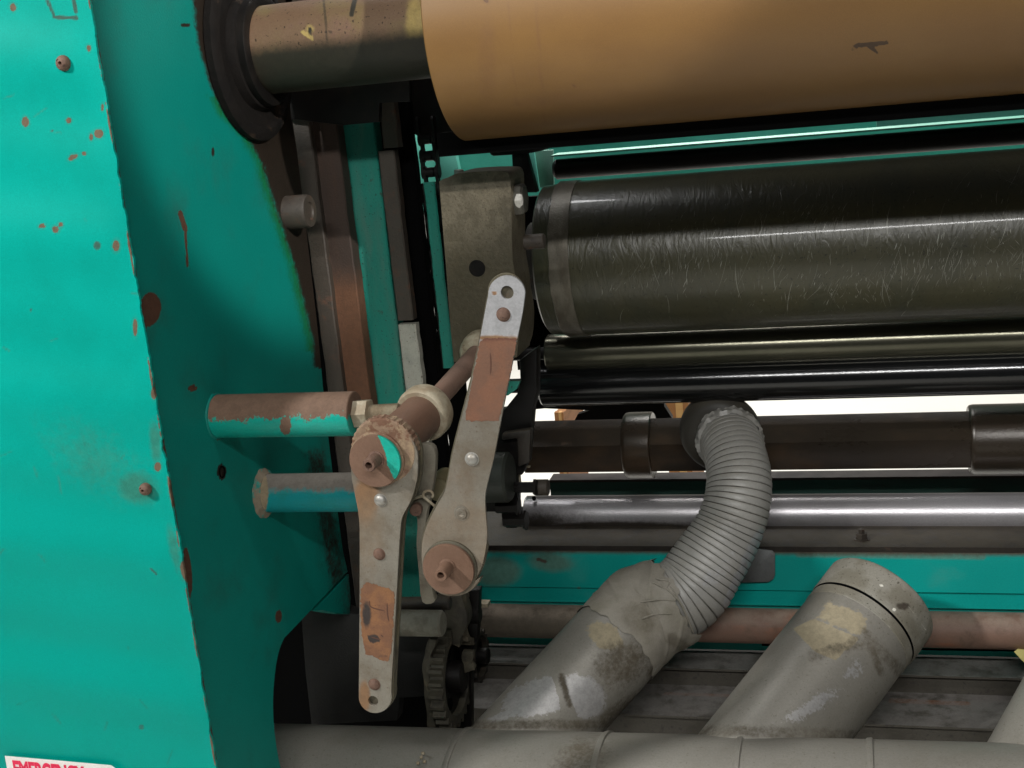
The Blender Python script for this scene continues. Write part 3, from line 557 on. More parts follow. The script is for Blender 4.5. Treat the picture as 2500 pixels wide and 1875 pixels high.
# ------------------------------------------------------------------ hexagonal brown shaft with collars
ys = 1.0; zh, rh = edges_cyl((1950, 1012), (1950, 1148), ys); xh = xat(1290, 1090, ys); vd = (Vector((0, C.y-ys, C.z-zh))).normalized()
hs = thing('hexagonal_shaft', 'brown-black hexagonal shaft with collars crossing behind the grey hose', 'shaft', (xh, ys, zh-rh))
b_ = nb(); lathe(b_, (xh, ys, zh), (1, 0, 0), [(0, 0), (0, rh*1.12), (.95-xh, rh*1.12), (.95-xh, 0)], 6, ref=vd); obj('hexagon_bar', b_, hexm, hs, bev=.0025)
for a, b2, tp_, bt_ in ((1521, 1590, 1004, 1166), (2368, 2560, 983, 1156)):
    xm = (a+b2)/2; z1_, r1_ = edges_cyl((xm, tp_), (xm, bt_), ys); xa = xat(a, 1085, ys-.03); xb = xat(b2, 1085, ys-.03)
    b_ = nb(); lathe(b_, (xa, ys, zh), (1, 0, 0), [(0, rh*.9), (0, r1_*.93), (.003, r1_*.98), (.009, r1_), (xb-xa-.002, r1_), (xb-xa, r1_-.002), (xb-xa, rh*.9)], 72); obj('collar', b_, hexm, hs)
# teal-black channel under it
ch = thing('dark_teal_channel', 'dark oily teal channel with a thin rust line, between hexagonal shaft and steel tube', 'channel', Y(1800, 1205, 1.12))
z_a, z_b = Y(1900, 1165, 1.12).z, Y(1900, 1260, 1.12).z
dteal = mat('oily_teal_paint', c(30, 62, 54), c(34, 40, 34), s=10, rough=.5, stretch=(.3, 1, 1), rust=c(20, 84, 72), rr=(.55, .68), rs=12)
b_ = nb(); box(b_, xat(1342, 1180, 1.12), 1.2, 1.12, 1.14, z_b, z_a-.006); obj('web', b_, dteal, ch, bev=.001)
b_ = nb(); box(b_, xat(1340, 1165, 1.115), 1.2, 1.115, 1.16, z_a-.0055, z_a); obj('rusty_flange', b_, mat('rust_red_flange', c(52, 30, 22), c(38, 26, 22), s=20, rough=.7), ch, bev=.001)
# steel tube
def stg(px, py, cs): return mx(blob(px, py, 1310, 1275, 150, 40, 0, 1.9)*.8, blob(px, py, 1500, 1290, 300, 22, 0, 1.)*.8)
t, xs_, zs_, rs2 = roller('steel_tube', 'bright steel tube running behind the hose above the teal beam', (1900, 1206), (1900, 1302), .90, 1287, steel, part='tube', ch=.0015, paint={'grime': stg}, nl=80)
ce = Y(1304, 1217, .90-rs2*.55); b_ = nb(); lathe(b_, ce+Vector((0, -.001, .001)), Vector((0, -.55, .83)), [(-.004, .0038), (.0022, .0038), (.0022, 0)], 12); obj('pin_hole', b_, matblack, t)
b_ = nb(); cylx(b_, xs_-.05, xs_+.01, .90, zs_, .014, 24); obj('spigot', b_, black, t)

# ------------------------------------------------------------------ teal beam with dusty top
bt = thing('teal_cross_beam', 'teal painted cross beam with a dusty dark top ledge below the steel tube', 'beam', Y(1800, 1480, .76))
zt = Y(1800, 1347, .76).z; zb = Y(1800, 1441, .76).z; xl_ = X0+.06
def bg_(px, py, cs): return mx(np.clip((zt-.004-cs[:, 2])/-.012+.2, 0, 1)*.8, np.clip(1-(zt-cs[:, 2])/.014, 0, 1)*.75, line(px, py, [(1312, 1365), (1334, 1372)], 4, 1.), blob(px, py, 1250, 1290, 200, 60))
def bp_(px, py, cs): return mx(blob(px, py, 1210, 1395, 60, 36, 0, .9), blob(px, py, 1345, 1372, 60, 26, .1, 1.)*.8, line(px, py, [(1950, 1352), (2400, 1358)], 10, 1.)*.7, blob(px, py, 1412, 1436, 4)*1.)
rows = [[(xl_+(.95-xl_)*u, .76+(.006 if z < zb-.001 else 0), z) for u in np.linspace(0, 1, 260)] for z in np.linspace(zb-(zt-zb)*.42, zt, 34)]
obj('face', sheet(rows, Vector((0, .012, 0))), beamm, bt, paint={'grime': bg_, 'patch': bp_})
b_ = nb(); box(b_, xl_, .95, .7605, .98, zt+.0005, zt+.010); obj('top_ledge', b_, darkst, bt, bev=.001)
zb2 = Y(1800, 1478, .78).z; b_ = nb(); box(b_, xl_, .95, .78, .79, zb2-.09, zb-.001); obj('lower_lip', b_, beamm, bt, bev=.001)
bo = thing('ledge_bolt', 'small hexagon bolt standing on the dusty ledge of the teal beam', 'bolt', Y(2104, 1320, .82))
ce = Vector((xat(2104, 1322, .80), .80, zt+.009)); b_ = nb(); lathe(b_, ce, (0, 0, 1), [(0, .016), (.003, .016), (.003, .011), (.012, .011), (.013, .010), (.013, .006), (.020, .006), (.021, 0)], 6); obj('head', b_, rail, bo, bev=.0004)
tg = thing('grey_tag_plate', 'grey rounded metal plate fixed on the teal beam behind the hose', 'plate', Y(1860, 1420, .74))
b_ = nb(); q = [(1795, 1335), (1885, 1345), (1892, 1352), (1892, 1404), (1888, 1414), (1876, 1421), (1795, 1423)]; prism(b_, pxY(q, .75), (0, 1, 0), .004); obj('plate', b_, mat('zinc_tag', c(122, 124, 124), c(98, 100, 100), s=30, rough=.5, metal=.4), tg, bev=.0006)

# ------------------------------------------------------------------ rusty pipe with lumpy flange
def rg(px, py, cs): return mx(blob(px, py, 1280, 1530, 220, 60, 0, .9)*1.)
t, xp, zp, rp = roller('rusty_pipe', 'long rust-brown pipe running below the teal beam', (1835, 1484), (1835, 1571), .70, 1168, rusty, part='tube', ch=.002, paint={'grime': rg}, nl=80)
b_ = nb(); lathe(b_, (xp-.03, .70, zp), (1, 0, 0), [(0, .02), (0, rp*1.35), (.006, rp*1.5), (.02, rp*1.42), (.024, rp*1.2), (.036, rp*1.05), (.036, .01)], 48, rf=lambda k, a: 1+.06*sin(a*5+k)+.04*sin(a*11+k*2)); obj('lumpy_flange', b_, mat('dusty_weld', c(116, 106, 88), c(84, 76, 60), s=40, rough=.85, bump=1., bs=110, rust=c(120, 90, 76)), t)
b_ = nb(); q = Y(1174, 1474, .67); box(b_, q.x-.008, q.x+.016, .66, .68, q.z-.003, q.z+.004); obj('split_pin', b_, creamm, t, bev=.001)

# ------------------------------------------------------------------ stepped grey base behind the ducts
st = thing('stepped_base', 'grey painted stepped steel base behind the ducts', 'machine base', Y(1800, 1790, .5))
xl2, xr2 = xat(1160, 1600, .75), .95
zA = Y(1950, 1640, .71).z
def ledge(name, ya, yb_, z, th, rust=False):
    rows = [[(xl2+(xr2-xl2)*u, yy, z) for u in np.linspace(0, 1, 200)] for yy in np.linspace(ya, yb_, 14)]
    f = (lambda px, py, cs: line(px, py, [(1620, 1693), (1790, 1698)], 4, 1.)+line(px, py, [(2170, 1710), (2370, 1718)], 4.5, 1.)) if rust else (lambda px, py, cs: px*0)
    obj(name, sheet(rows, Vector((0, 0, -th))), stepm, st, paint={'wear': f})
yA0 = .71; 
ledge('upper_step', yA0, .90, zA, .004)
zB = zA-.040
b_ = nb(); box(b_, xl2, xr2, yA0+.012, yA0+.016, zB-.02, zA-.0045); obj('upper_riser', b_, stepm, st)
ledge('lower_step', .605, .7225, zB, .004, True)
b_ = nb(); box(b_, xl2, xr2, .618, .622, zB-.2, zB-.0045); obj('lower_riser', b_, stepm, st)
b_ = nb(); box(b_, X0, xr2, .91, .93, .2, zb2-.02); obj('dark_back_plate', b_, matblack, st)  # filler sheet, black in place of the unlit interior
pf = thing('yellow_paper_scrap', 'pale yellow paper scrap on the base at the right edge', 'paper', Y(2490, 1590, .47))
b_ = nb(); prism(b_, [Y(2476, 1592, .67), Y(2508, 1566, .70), Y(2520, 1600, .67), Y(2504, 1622, .64)], (0, -.5, 1), .001); obj('scrap', b_, paperm, pf)
cw = thing('thin_black_cable', 'thin black cable lying along the foot of the rusty pipe', 'cable', Y(2200, 1583, .50))
b_ = nb(); sweep(b_, catmull([Y(1860, 1574, .75), Y(2000, 1578, .75), Y(2200, 1584, .75), Y(2480, 1588, .75), Y(2600, 1592, .75)], 6), .0022, 8); obj('cable', b_, matblack, cw)

# ------------------------------------------------------------------ main duct
yd = .27; rd = .15
el = elev(1600, 1782); D_ = None
# find z so that the top outline meets the photograph
lo, hi = 0., 1.4
for _ in range(50):
    mz = (lo+hi)/2; ang = atan2(mz-C.z, yd-C.y)+math.asin(rd/hypot(yd-C.y, mz-C.z))
    if ang < el: lo = mz
    else: hi = mz
zd = mz
du = thing('main_duct', 'wide grey-green round duct running along the bottom with raised seams', 'duct', (0, yd, zd-rd))
TL = .019
b_ = nb(); rod(b_, (X0-.118, yd, zd+TL*(X0-.118)), (.95, yd, zd+TL*.95), rd, 160, .002, nl=150)
def dg(px, py, cs): return mx(line(px, py, [(1040, 1840), (1060, 1860)], 6, 1.)*.6, line(px, py, [(1150, 1768), (1500, 1768)], 10, 1.)*.6, line(px, py, [(1700, 1784), (2100, 1794)], 10, 1.)*.6, blob(px, py, 1420, 1860, 90, 60, -.6, .8)*.55)  # last blob darkens a slanting patch low on the duct
def dw(px, py, cs): return blob(px, py, 1045, 1850, 80, 60)*0
obj('tube', b_, ductm, du, paint={'grime': dg, 'wear': dw})
for px in (1097, 1455, 1800, 2130):
    xs = xat(px, 1780, yd-.03); b_ = nb()
    lathe(b_, (xs, yd, zd+TL*xs), (1, 0, TL), [(-.007, rd-.001), (-.0065, rd+.001), (-.004, rd+.0022), (.0, rd+.0026), (.0025, rd+.0024), (.0032, rd+.0004), (.0045, rd-.001)], 140)
    obj('seam', b_, ductm, du)
for px, py in ((1032, 1838), (1028, 1848), (1036, 1858), (1020, 1862)):
    d = ray(px, py); 
    # hit the duct surface
    oy, oz = C.y-yd, C.z-zd; a_ = d.y**2+d.z**2; b__ = 2*(oy*d.y+oz*d.z); c_ = oy*oy+oz*oz-rd*rd; tt = (-b__-sqrt(b__*b__-4*a_*c_))/(2*a_); h = C+d*tt
    b_ = nb(); dome(b_, h, Vector((0, h.y-yd, h.z-zd)), .0028, .0016, 12); obj('screw', b_, creamm, du)

# ------------------------------------------------------------------ branch pipes
def branch(base_px, tip_px, tilt, ybase, half0, half1):
    B0 = Y(*base_px, ybase); sx, sy = tip_px[0]-base_px[0], tip_px[1]-base_px[1]; L_ = hypot(sx, sy)
    d = (CA*(sx/L_)-CB*(sy/L_))*cos(tilt)+fw*sin(tilt)
    # choose the length so that the tip lands on its pixel row
    lo, hi = .02, 1.
    for _ in range(50):
        md = (lo+hi)/2; q = proj(B0+d*md)
        if hypot(q[0]-base_px[0], q[1]-base_px[1]) < L_: lo = md
        else: hi = md
    return B0, d, md
# branch 2: capped
B0, d2, L2 = branch((1904, 1786), (2202, 1512), radians(27), .42, 0, 0)
r2 = .094
cp = thing('capped_branch_pipe', 'grey branch pipe with end cap and torn beige tape', 'pipe', B0)
capL = .062
b_ = nb(); rod(b_, B0-d2*.105, B0+d2*(L2-capL+.01), r2, 96, nl=120, r1=r2)
def p2w(px, py, cs): 
    a = quad(px, py, [(1935, 1535), (1985, 1510), (2098, 1560), (2038, 1612), (1990, 1592)], 6); return mx(a, quad(px, py, [(1985, 1510), (2020, 1462), (2125, 1500), (2118, 1548), (2098, 1560)], 26)*.66)
def p2p(px, py, cs): return mx(blob(px, py, 1990, 1720, 110, 26, -.5, 1.4)*.6, blob(px, py, 2085, 1640, 60, 36, -.8, 1.4)*.5)  # silver highlight painted along the lower pipe
def p2g(px, py, cs): return mx(line(px, py, [(1990, 1600), (2120, 1560), (2200, 1640)], 20, 1.)*.5, line(px, py, [(1700, 1782), (2100, 1796)], 18, 1.)*.5, line(px, py, [(2110, 1540), (2150, 1640)], 12, 1.)*.6)
obj('tube', b_, ductm, cp, paint={'wear': p2w, 'patch': p2p, 'grime': p2g})
b_ = nb(); q0 = B0+d2*(L2-capL); rc = r2+.003
lathe(b_, q0, d2, [(0, r2-.003), (.0002, rc-.001), (.002, rc)]+[(.002+(capL-.006)*k/20, rc) for k in range(1, 21)]+[(capL-.002, rc-.0008), (capL, rc-.004), (capL, 0)], 96, rf=lambda k, a: 1+.004*sin(a*3+k*.2)+.003*sin(a*7))
def cpw(px, py, cs): return mx(blob(px, py, 2154, 1431, 4.5), blob(px, py, 2181, 1486, 5), line(px, py, [(2180, 1447), (2222, 1485), (2262, 1540)], 4, 1.6)*.5)
def cpg(px, py, cs): return mx(blob(px, py, 2205, 1480, 18, 10)*.8, blob(px, py, 2285, 1592, 10, 16), line(px, py, [(2110, 1470), (2190, 1540), (2240, 1620)], 14, 1.)*.4)
obj('end_cap', b_, capm, cp, paint={'wear': cpw, 'grime': cpg})
b_ = nb(); lathe(b_, q0-d2*.0035, d2, [(0, r2-.002), (0, r2+.0008), (.0036, r2+.0014), (.0036, r2-.002)], 96); obj('cap_seam_ring', b_, matblack, cp)  # black seam ring where the cap meets the tube
b_ = nb(); lathe(b_, q0-d2*.022, d2, [(0, r2-.002), (0, r2+.0004), (.001, r2+.0012), (.0175, r2+.0012), (.018, r2-.002)], 96); obj('clamp_lip', b_, capm, cp)
# branch 3 at the right edge
B3, d3, L3 = branch((2612, 1800), (2850, 1545), radians(27), .42, 0, 0)
t = thing('edge_branch_pipe', 'grey branch pipe cut off by the right edge of the picture', 'pipe', B3); b_ = nb(); rod(b_, B3-d3*.105, B3+d3*.22, .094, 80, nl=30); obj('tube', b_, ductm, t)
# branch 1 with hose
B1, d1, L1 = branch((1325, 1768), (1598, 1516), radians(24), .42, 0, 0)
r1 = .083
tp1 = thing('hose_branch_pipe', 'dirty grey branch pipe with flaked silver paint leading up to the hose', 'pipe', B1)
b_ = nb(); rod(b_, B1-d1*.105, B1+d1*L1, r1, 96, nl=120)
def b1p(px, py, cs): return mx(blob(px, py, 1320, 1700, 95, 44, -.3, 1.), blob(px, py, 1425, 1700, 60, 50, .9, 1.)*.95, blob(px, py, 1235, 1745, 70, 16, -.4, 1.)*.6)*(1-.9*line(px, py, [(1362, 1650), (1370, 1690), (1392, 1740)], 12, 1.))
def b1w(px, py, cs): return mx(blob(px, py, 1478, 1552, 52, 32, .4, 1.2)*.85)
def b1g(px, py, cs): return mx(line(px, py, [(1150, 1770), (1500, 1768)], 14, 1.)*.6, line(px, py, [(1600, 1640), (1610, 1680), (1480, 1760)], 26, 1.4)*.7, blob(px, py, 1520, 1620, 90, 60, -.6, 1.)*.65, line(px, py, [(1370, 1650), (1390, 1720)], 9, 1.)*.75)  # darker patch and right side towards the hose
obj('tube', b_, ductm, tp1, paint={'patch': b1p, 'wear': b1w, 'grime': b1g})
# hose path
E1 = B1+d1*L1
hp = [Y(1672, 1450, .635), Y(1730, 1372, .665), Y(1775, 1298, .69), Y(1799, 1230, .71), Y(1804, 1168, .735), Y(1796, 1118, .765), Y(1785, 1084, .80), Y(1777, 1066, .85)]
path = catmull([E1-d1*.01]+hp, 24)
cum = [0]
for a, b2 in zip(path, path[1:]): cum.append(cum[-1]+(b2-a).length)
Lh = cum[-1]; cum = np.array(cum); PA = np.array([tuple(p) for p in path])
def at(s): return Vector([np.interp(s, cum, PA[:, i]) for i in range(3)])
def rad_at(s): return float(np.interp(s/Lh, [0, .25, .5, .8, 1], [.0715, .0675, .0590, .0550, .0535]))
hz = thing('corrugated_hose', 'ribbed grey hose curving from the branch pipe up to the dark nozzle', 'hose', at(0))
pts, rads = [], []; s = .03; ribs = []
while s < Lh-.004:
    p = rng.uniform(.96, 1.04)*float(np.interp(s/Lh, [0, .3, .6, 1], [.0132, .0124, .0102, .0074])); r = rad_at(s)
    for f_, dr in ((0, -.0017), (.09, -.0017), (.15, .0001), (.35, .0006), (.62, .0007), (.85, .0005), (.97, .0)):
        pts.append(at(s+f_*p)); rads.append(r+dr)
    s += p
HJ = rng.normal(0, 1, (400, 3))
def hrf(k, a): h = HJ[k//7 % 400]; return 1+.007*sin(a*3+k*.01)+.004*h[0]*sin(a+h[1])+.003*h[2]*sin(2*a+h[1]*2)
def hpt(px, py, cs):
    g = np.zeros_like(px)
    return mx(line(px, py, [(1800, 1480), (1835, 1400), (1865, 1330)], 42, .8)*.7, line(px, py, [(1730, 1420), (1790, 1360)], 30, 1.)*.45, g)
def hg(px, py, cs):
    i_ = (np.arange(len(px))//72) % 7; return np.where((i_ == 0) | (i_ == 1), .6, 0.)+line(px, py, [(1730, 1080), (1760, 1170), (1720, 1260)], 40, 1.)*.25
b_ = nb(); sweep(b_, pts, rads, 72, rf=hrf); obj('ribbed_tube', b_, hosem, hz, paint={'patch': hpt, 'grime': hg}, smooth=22)
# tape wrap at the joint
tw = thing('tape_wrap', 'crumpled grey tape sleeve joining the ribbed hose to the branch pipe', 'tape', E1)
N = 60; nn = 128; s0 = -.085
jp, jr_ = [], []
for k in range(N+1):
    u = k/N; 
    if u < .6: q = E1+d1*(s0+(.085)*(u/.6))
    else: q = at(.01+(u-.6)/.4*.055)
    jp.append(q)
jp = [sum((jp[max(0, min(N, k+j))] for j in range(-4, 5)), Vector())/9 for k in range(N+1)]
for k in range(N+1): u = k/N; jr_.append(r1+.002+(.0*u) if u < .55 else r1+.002-(u-.55)*.012)
ph = rng.uniform(0, 6.28, 8)
def jrf(k, a):
    u = k/N; e = (sin(a*3+u*9+ph[0])*.010+sin(a*5-u*14+ph[1])*.007+abs(sin(a*4+u*11+ph[2]))*.018*(u > .3)+sin(a*11+u*26+ph[3])*.004+sin(a*17-u*31)*.0025)
    r = abs(sin(a*2+u*6.5+ph[4])); ridge = math.exp(-(r/.10)**2)*.03*(u > .25)
    return 1+e*min(1, u*3+.15)+ridge
b_ = nb(); sweep(b_, jp, jr_, nn, cap=False, rf=jrf)
ends = {}
for v in b_.verts: pass
bm_v = list(b_.verts)
for i in range(nn):
    a = 2*pi*i/nn; kk = .006*sin(a*4+1)+.005*sin(a*9)+.003*sin(a*21)
    for row in range(N-3, N+1): bm_v[row*nn+i].co += (jp[N]-jp[N-1]).normalized()*kk*(row-N+4)/4
    for row in range(0, 4): bm_v[row*nn+i].co -= d1*kk*.5*(4-row)/4
def tgm(px, py, cs): return mx(blob(px, py, 1560, 1510, 70, 50, .6, 1.)*.5, line(px, py, [(1640, 1560), (1700, 1600)], 20, 1.)*.5)
obj('sleeve', b_, tapem, tw, paint={'grime': tgm}, smooth=60)
# raised tape folds
b_ = nb()
def onsleeve(k, a, h=.001):
    p = jp[k]; t_ = (jp[min(k+1, N)]-jp[max(k-1, 0)]).normalized(); u = (CA-t_*CA.dot(t_)).normalized(); v = t_.cross(u); 
    return p+(u*cos(a)+v*sin(a))*(jr_[k]*1.02+h)
# find the angles facing the camera by test
def facing(px, py, k):
    best = None
    for i in range(180):
        a = 2*pi*i/180; q = onsleeve(k, a)
        if (q-jp[k]).dot(C-jp[k]) < 0: continue
        r_ = proj(q); e = hypot(r_[0]-px, r_[1]-py)
        if best is None or e < best[0]: best = (e, a, q)
    return best
def onpx(px, py, h=.001):
    best = min(((facing(px, py, k), k) for k in range(0, N+1, 2)), key=lambda z: z[0][0]); (e, a, q), k = best; return onsleeve(k, a, h)
for P in ([(1583, 1416), (1625, 1440), (1660, 1470), (1690, 1510), (1708, 1545)], [(1637, 1430), (1668, 1448), (1690, 1485), (1702, 1520)], [(1602, 1410), (1632, 1420), (1625, 1438)], [(1560, 1470), (1610, 1462), (1650, 1466)], [(1568, 1512), (1600, 1500), (1640, 1500)]):
    sweep(b_, catmull([onpx(*q, .0004) for q in P], 5), [.0005]+[.0016]*(5*(len(P)-1)-1)+[.0005], 8)
obj('folds', b_, tapem, tw)
# nozzle cup with torn tape
nz_ = thing('dark_nozzle', 'dark round rubber nozzle on the shaft that the hose plugs into', 'nozzle', Y(1757, 1055, .86))
ce = Y(1757, 1056, .86); R = 98/ppm(ce); nd = Vector((-.02, -1, -.10)).normalized()
b_ = nb(); lathe(b_, ce-nd*.012, nd, [(0, 0), (0, R*.99), (.004, R*1.02), (.016, R*1.0), (.03, R*.93), (.038, R*.82), (.040, R*.6), (.040, 0)], 80, rf=lambda k, a: 1+.012*sin(a*2+1)); obj('cup', b_, cupm, nz_)
b_ = nb(); s1 = Lh-.034; t_ = (at(s1)-at(s1-.01)).normalized(); rr3 = rad_at(s1)
lathe(b_, at(s1)-t_*.012, t_, [(0, rr3+.0005)]+[(.032*k/8, rr3+.0045+.0022*(k % 2)) for k in range(1, 9)]+[(.036, rr3-.002)], 96, rf=lambda k, a: 1+.03*sin(a*7+k)*.6+.02*sin(a*13-k*2)+.015*sin(a*29+k*3)); obj('torn_tape', b_, hosem, nz_, smooth=70)

# ------------------------------------------------------------------ tie bars on the frame
def tiebar(name, label, lx, cy, half, rx, rcy, mt, paintf):
    s = X(lx, cy, X0); r = half/ppm(s); e = Y(rx, rcy, s.y); e = Vector((e.x, s.y, s.z+(e.z-s.z)*.9)); s = Vector((X0-.01, s.y, s.z))
    t = thing(name, label, 'tie bar', s); b_ = nb(); rod(b_, s, e, r, 72, nl=60, ch=.0012); obj('bar', b_, mt, t, paint=paintf); return t, s, e, r
def t1w(px, py, cs):
    yl = 1024+(px-530)*-.02; return np.clip((yl-py)/52+.5, 0, 1)
t, s_, e_, r_ = tiebar('upper_tie_bar', 'upper tie bar, rusty on top and teal underneath, ending in a hex nut', 530, 1016, 53, 868, 1010, bar1m, {'wear': lambda px, py, cs: mx(t1w(px, py, cs), blob(px, py, 697, 1040, 14, 24))})
tb1 = (t, s_, e_, r_)
# nut and threaded eye bolt
en = thing('eye_bolt', 'threaded eye bolt with dusty cream nut between upper tie bar and tube', 'bolt', e_)
q0 = e_; rn = 34/ppm(q0)
b_ = nb(); L_n = (Y(905, 1008, q0.y)-q0).length; lathe(b_, q0, (1, 0, 0), [(0, 0), (0, rn*.95), (.001, rn*1.08), (L_n-.001, rn*1.08), (L_n, rn*.95), (L_n, 0)], 6, ref=(0, -.35, 1)); obj('nut', b_, creamm, en, bev=.0012)
pe = Y(975, 1004, q0.y); rt_ = 20/ppm(q0); prof = [(0, 0)]; Lr = (pe-q0).length; k = 0
while .001+k*.0019 < Lr: prof += [(.0005+k*.0019, rt_), (.0014+k*.0019, rt_*.90)]; k += 1
prof.append((Lr, 0)); b_ = nb(); lathe(b_, q0, pe-q0, prof, 32); obj('thread', b_, creamm, en)
def t2w(px, py, cs): yl = 1196+(px-640)*.01; return np.clip((yl-py)/40+.5, 0, 1)
t, s2, e2, r2_ = tiebar('lower_tie_bar', 'lower tie bar, grey dust on top and teal below, running behind the lever', 645, 1204, 47, 935, 1200, bar2m, {'wear': t2w, 'grime': lambda px, py, cs: blob(px, py, 640, 1200, 14, 60, 0, .6)})
b_ = nb(); lathe(b_, (X0-.001, s2.y, s2.z), (1, 0, 0), [(0, r2_*1.35), (.002, r2_*1.28), (.005, r2_*1.12), (.009, r2_*1.03), (.009, r2_*.9)], 60, rf=lambda k, a: 1+.025*sin(a*6+k)+.02*sin(a*13)); obj('weld_bead', b_, mat('dusty_weld_bead', c(128, 116, 98), c(40, 130, 120), altr=(.5, .6), s=50, rough=.85, bump=.8, bs=140), t)
b_ = nb(); t1s = tb1; lathe(b_, (X0-.001, tb1[1].y, tb1[1].z), (1, 0, 0), [(0, tb1[3]*1.1), (.003, tb1[3]*1.05), (.004, tb1[3]*.95)], 60, rf=lambda k, a: 1+.02*sin(a*6+k)); obj('weld_bead', b_, tealin, tb1[0])

# ------------------------------------------------------------------ lever tube, collar, rod, knob
A0 = Y(930, 1108, .012); A1 = Y(1036, 1008, .135); ax = (A1-A0).normalized()
tb = thing('pivot_tube', 'brown rusty pivot tube behind the left lever with dusty cream collar', 'tube', A0)
rt1 = 57/ppm(A0); b_ = nb(); rod(b_, A0, A1+ax*.01, rt1, 64, nl=20); obj('tube', b_, tubem, tb)
rc1 = 68/ppm(A1); b_ = nb()
lathe(b_, A1-ax*.012, ax, [(0, rt1*.95), (0, rc1*.93), (.002, rc1*.99), (.006, rc1*1.02), (.020, rc1*1.02), (.026, rc1*.97), (.028, rc1*.7), (.028, .0)], 72); obj('eye_collar', b_, creamm, tb)
A2 = Y(1168, 862, .40); rr4 = 25/ppm(A2)
rd_ = thing('slim_rod', 'slim pinkish-brown rod running back from the collar to a pale knob', 'rod', A1); b_ = nb(); rod(b_, A1, A2, rr4*.92, 40, r1=rr4); obj('rod', b_, rodm, rd_)
A3 = A2+(A2-A1).normalized()*.0
b_ = nb(); kd = (A2-A1).normalized(); rk = 50/ppm(A2); lathe(b_, A2-kd*.012, kd, [(0, 0), (0, rk*.62), (.003, rk*.82), (.010, rk*.95), (.024, rk), (.05, rk*.98), (.056, rk*.85), (.056, 0)], 56); obj('knob', b_, creamm, rd_)

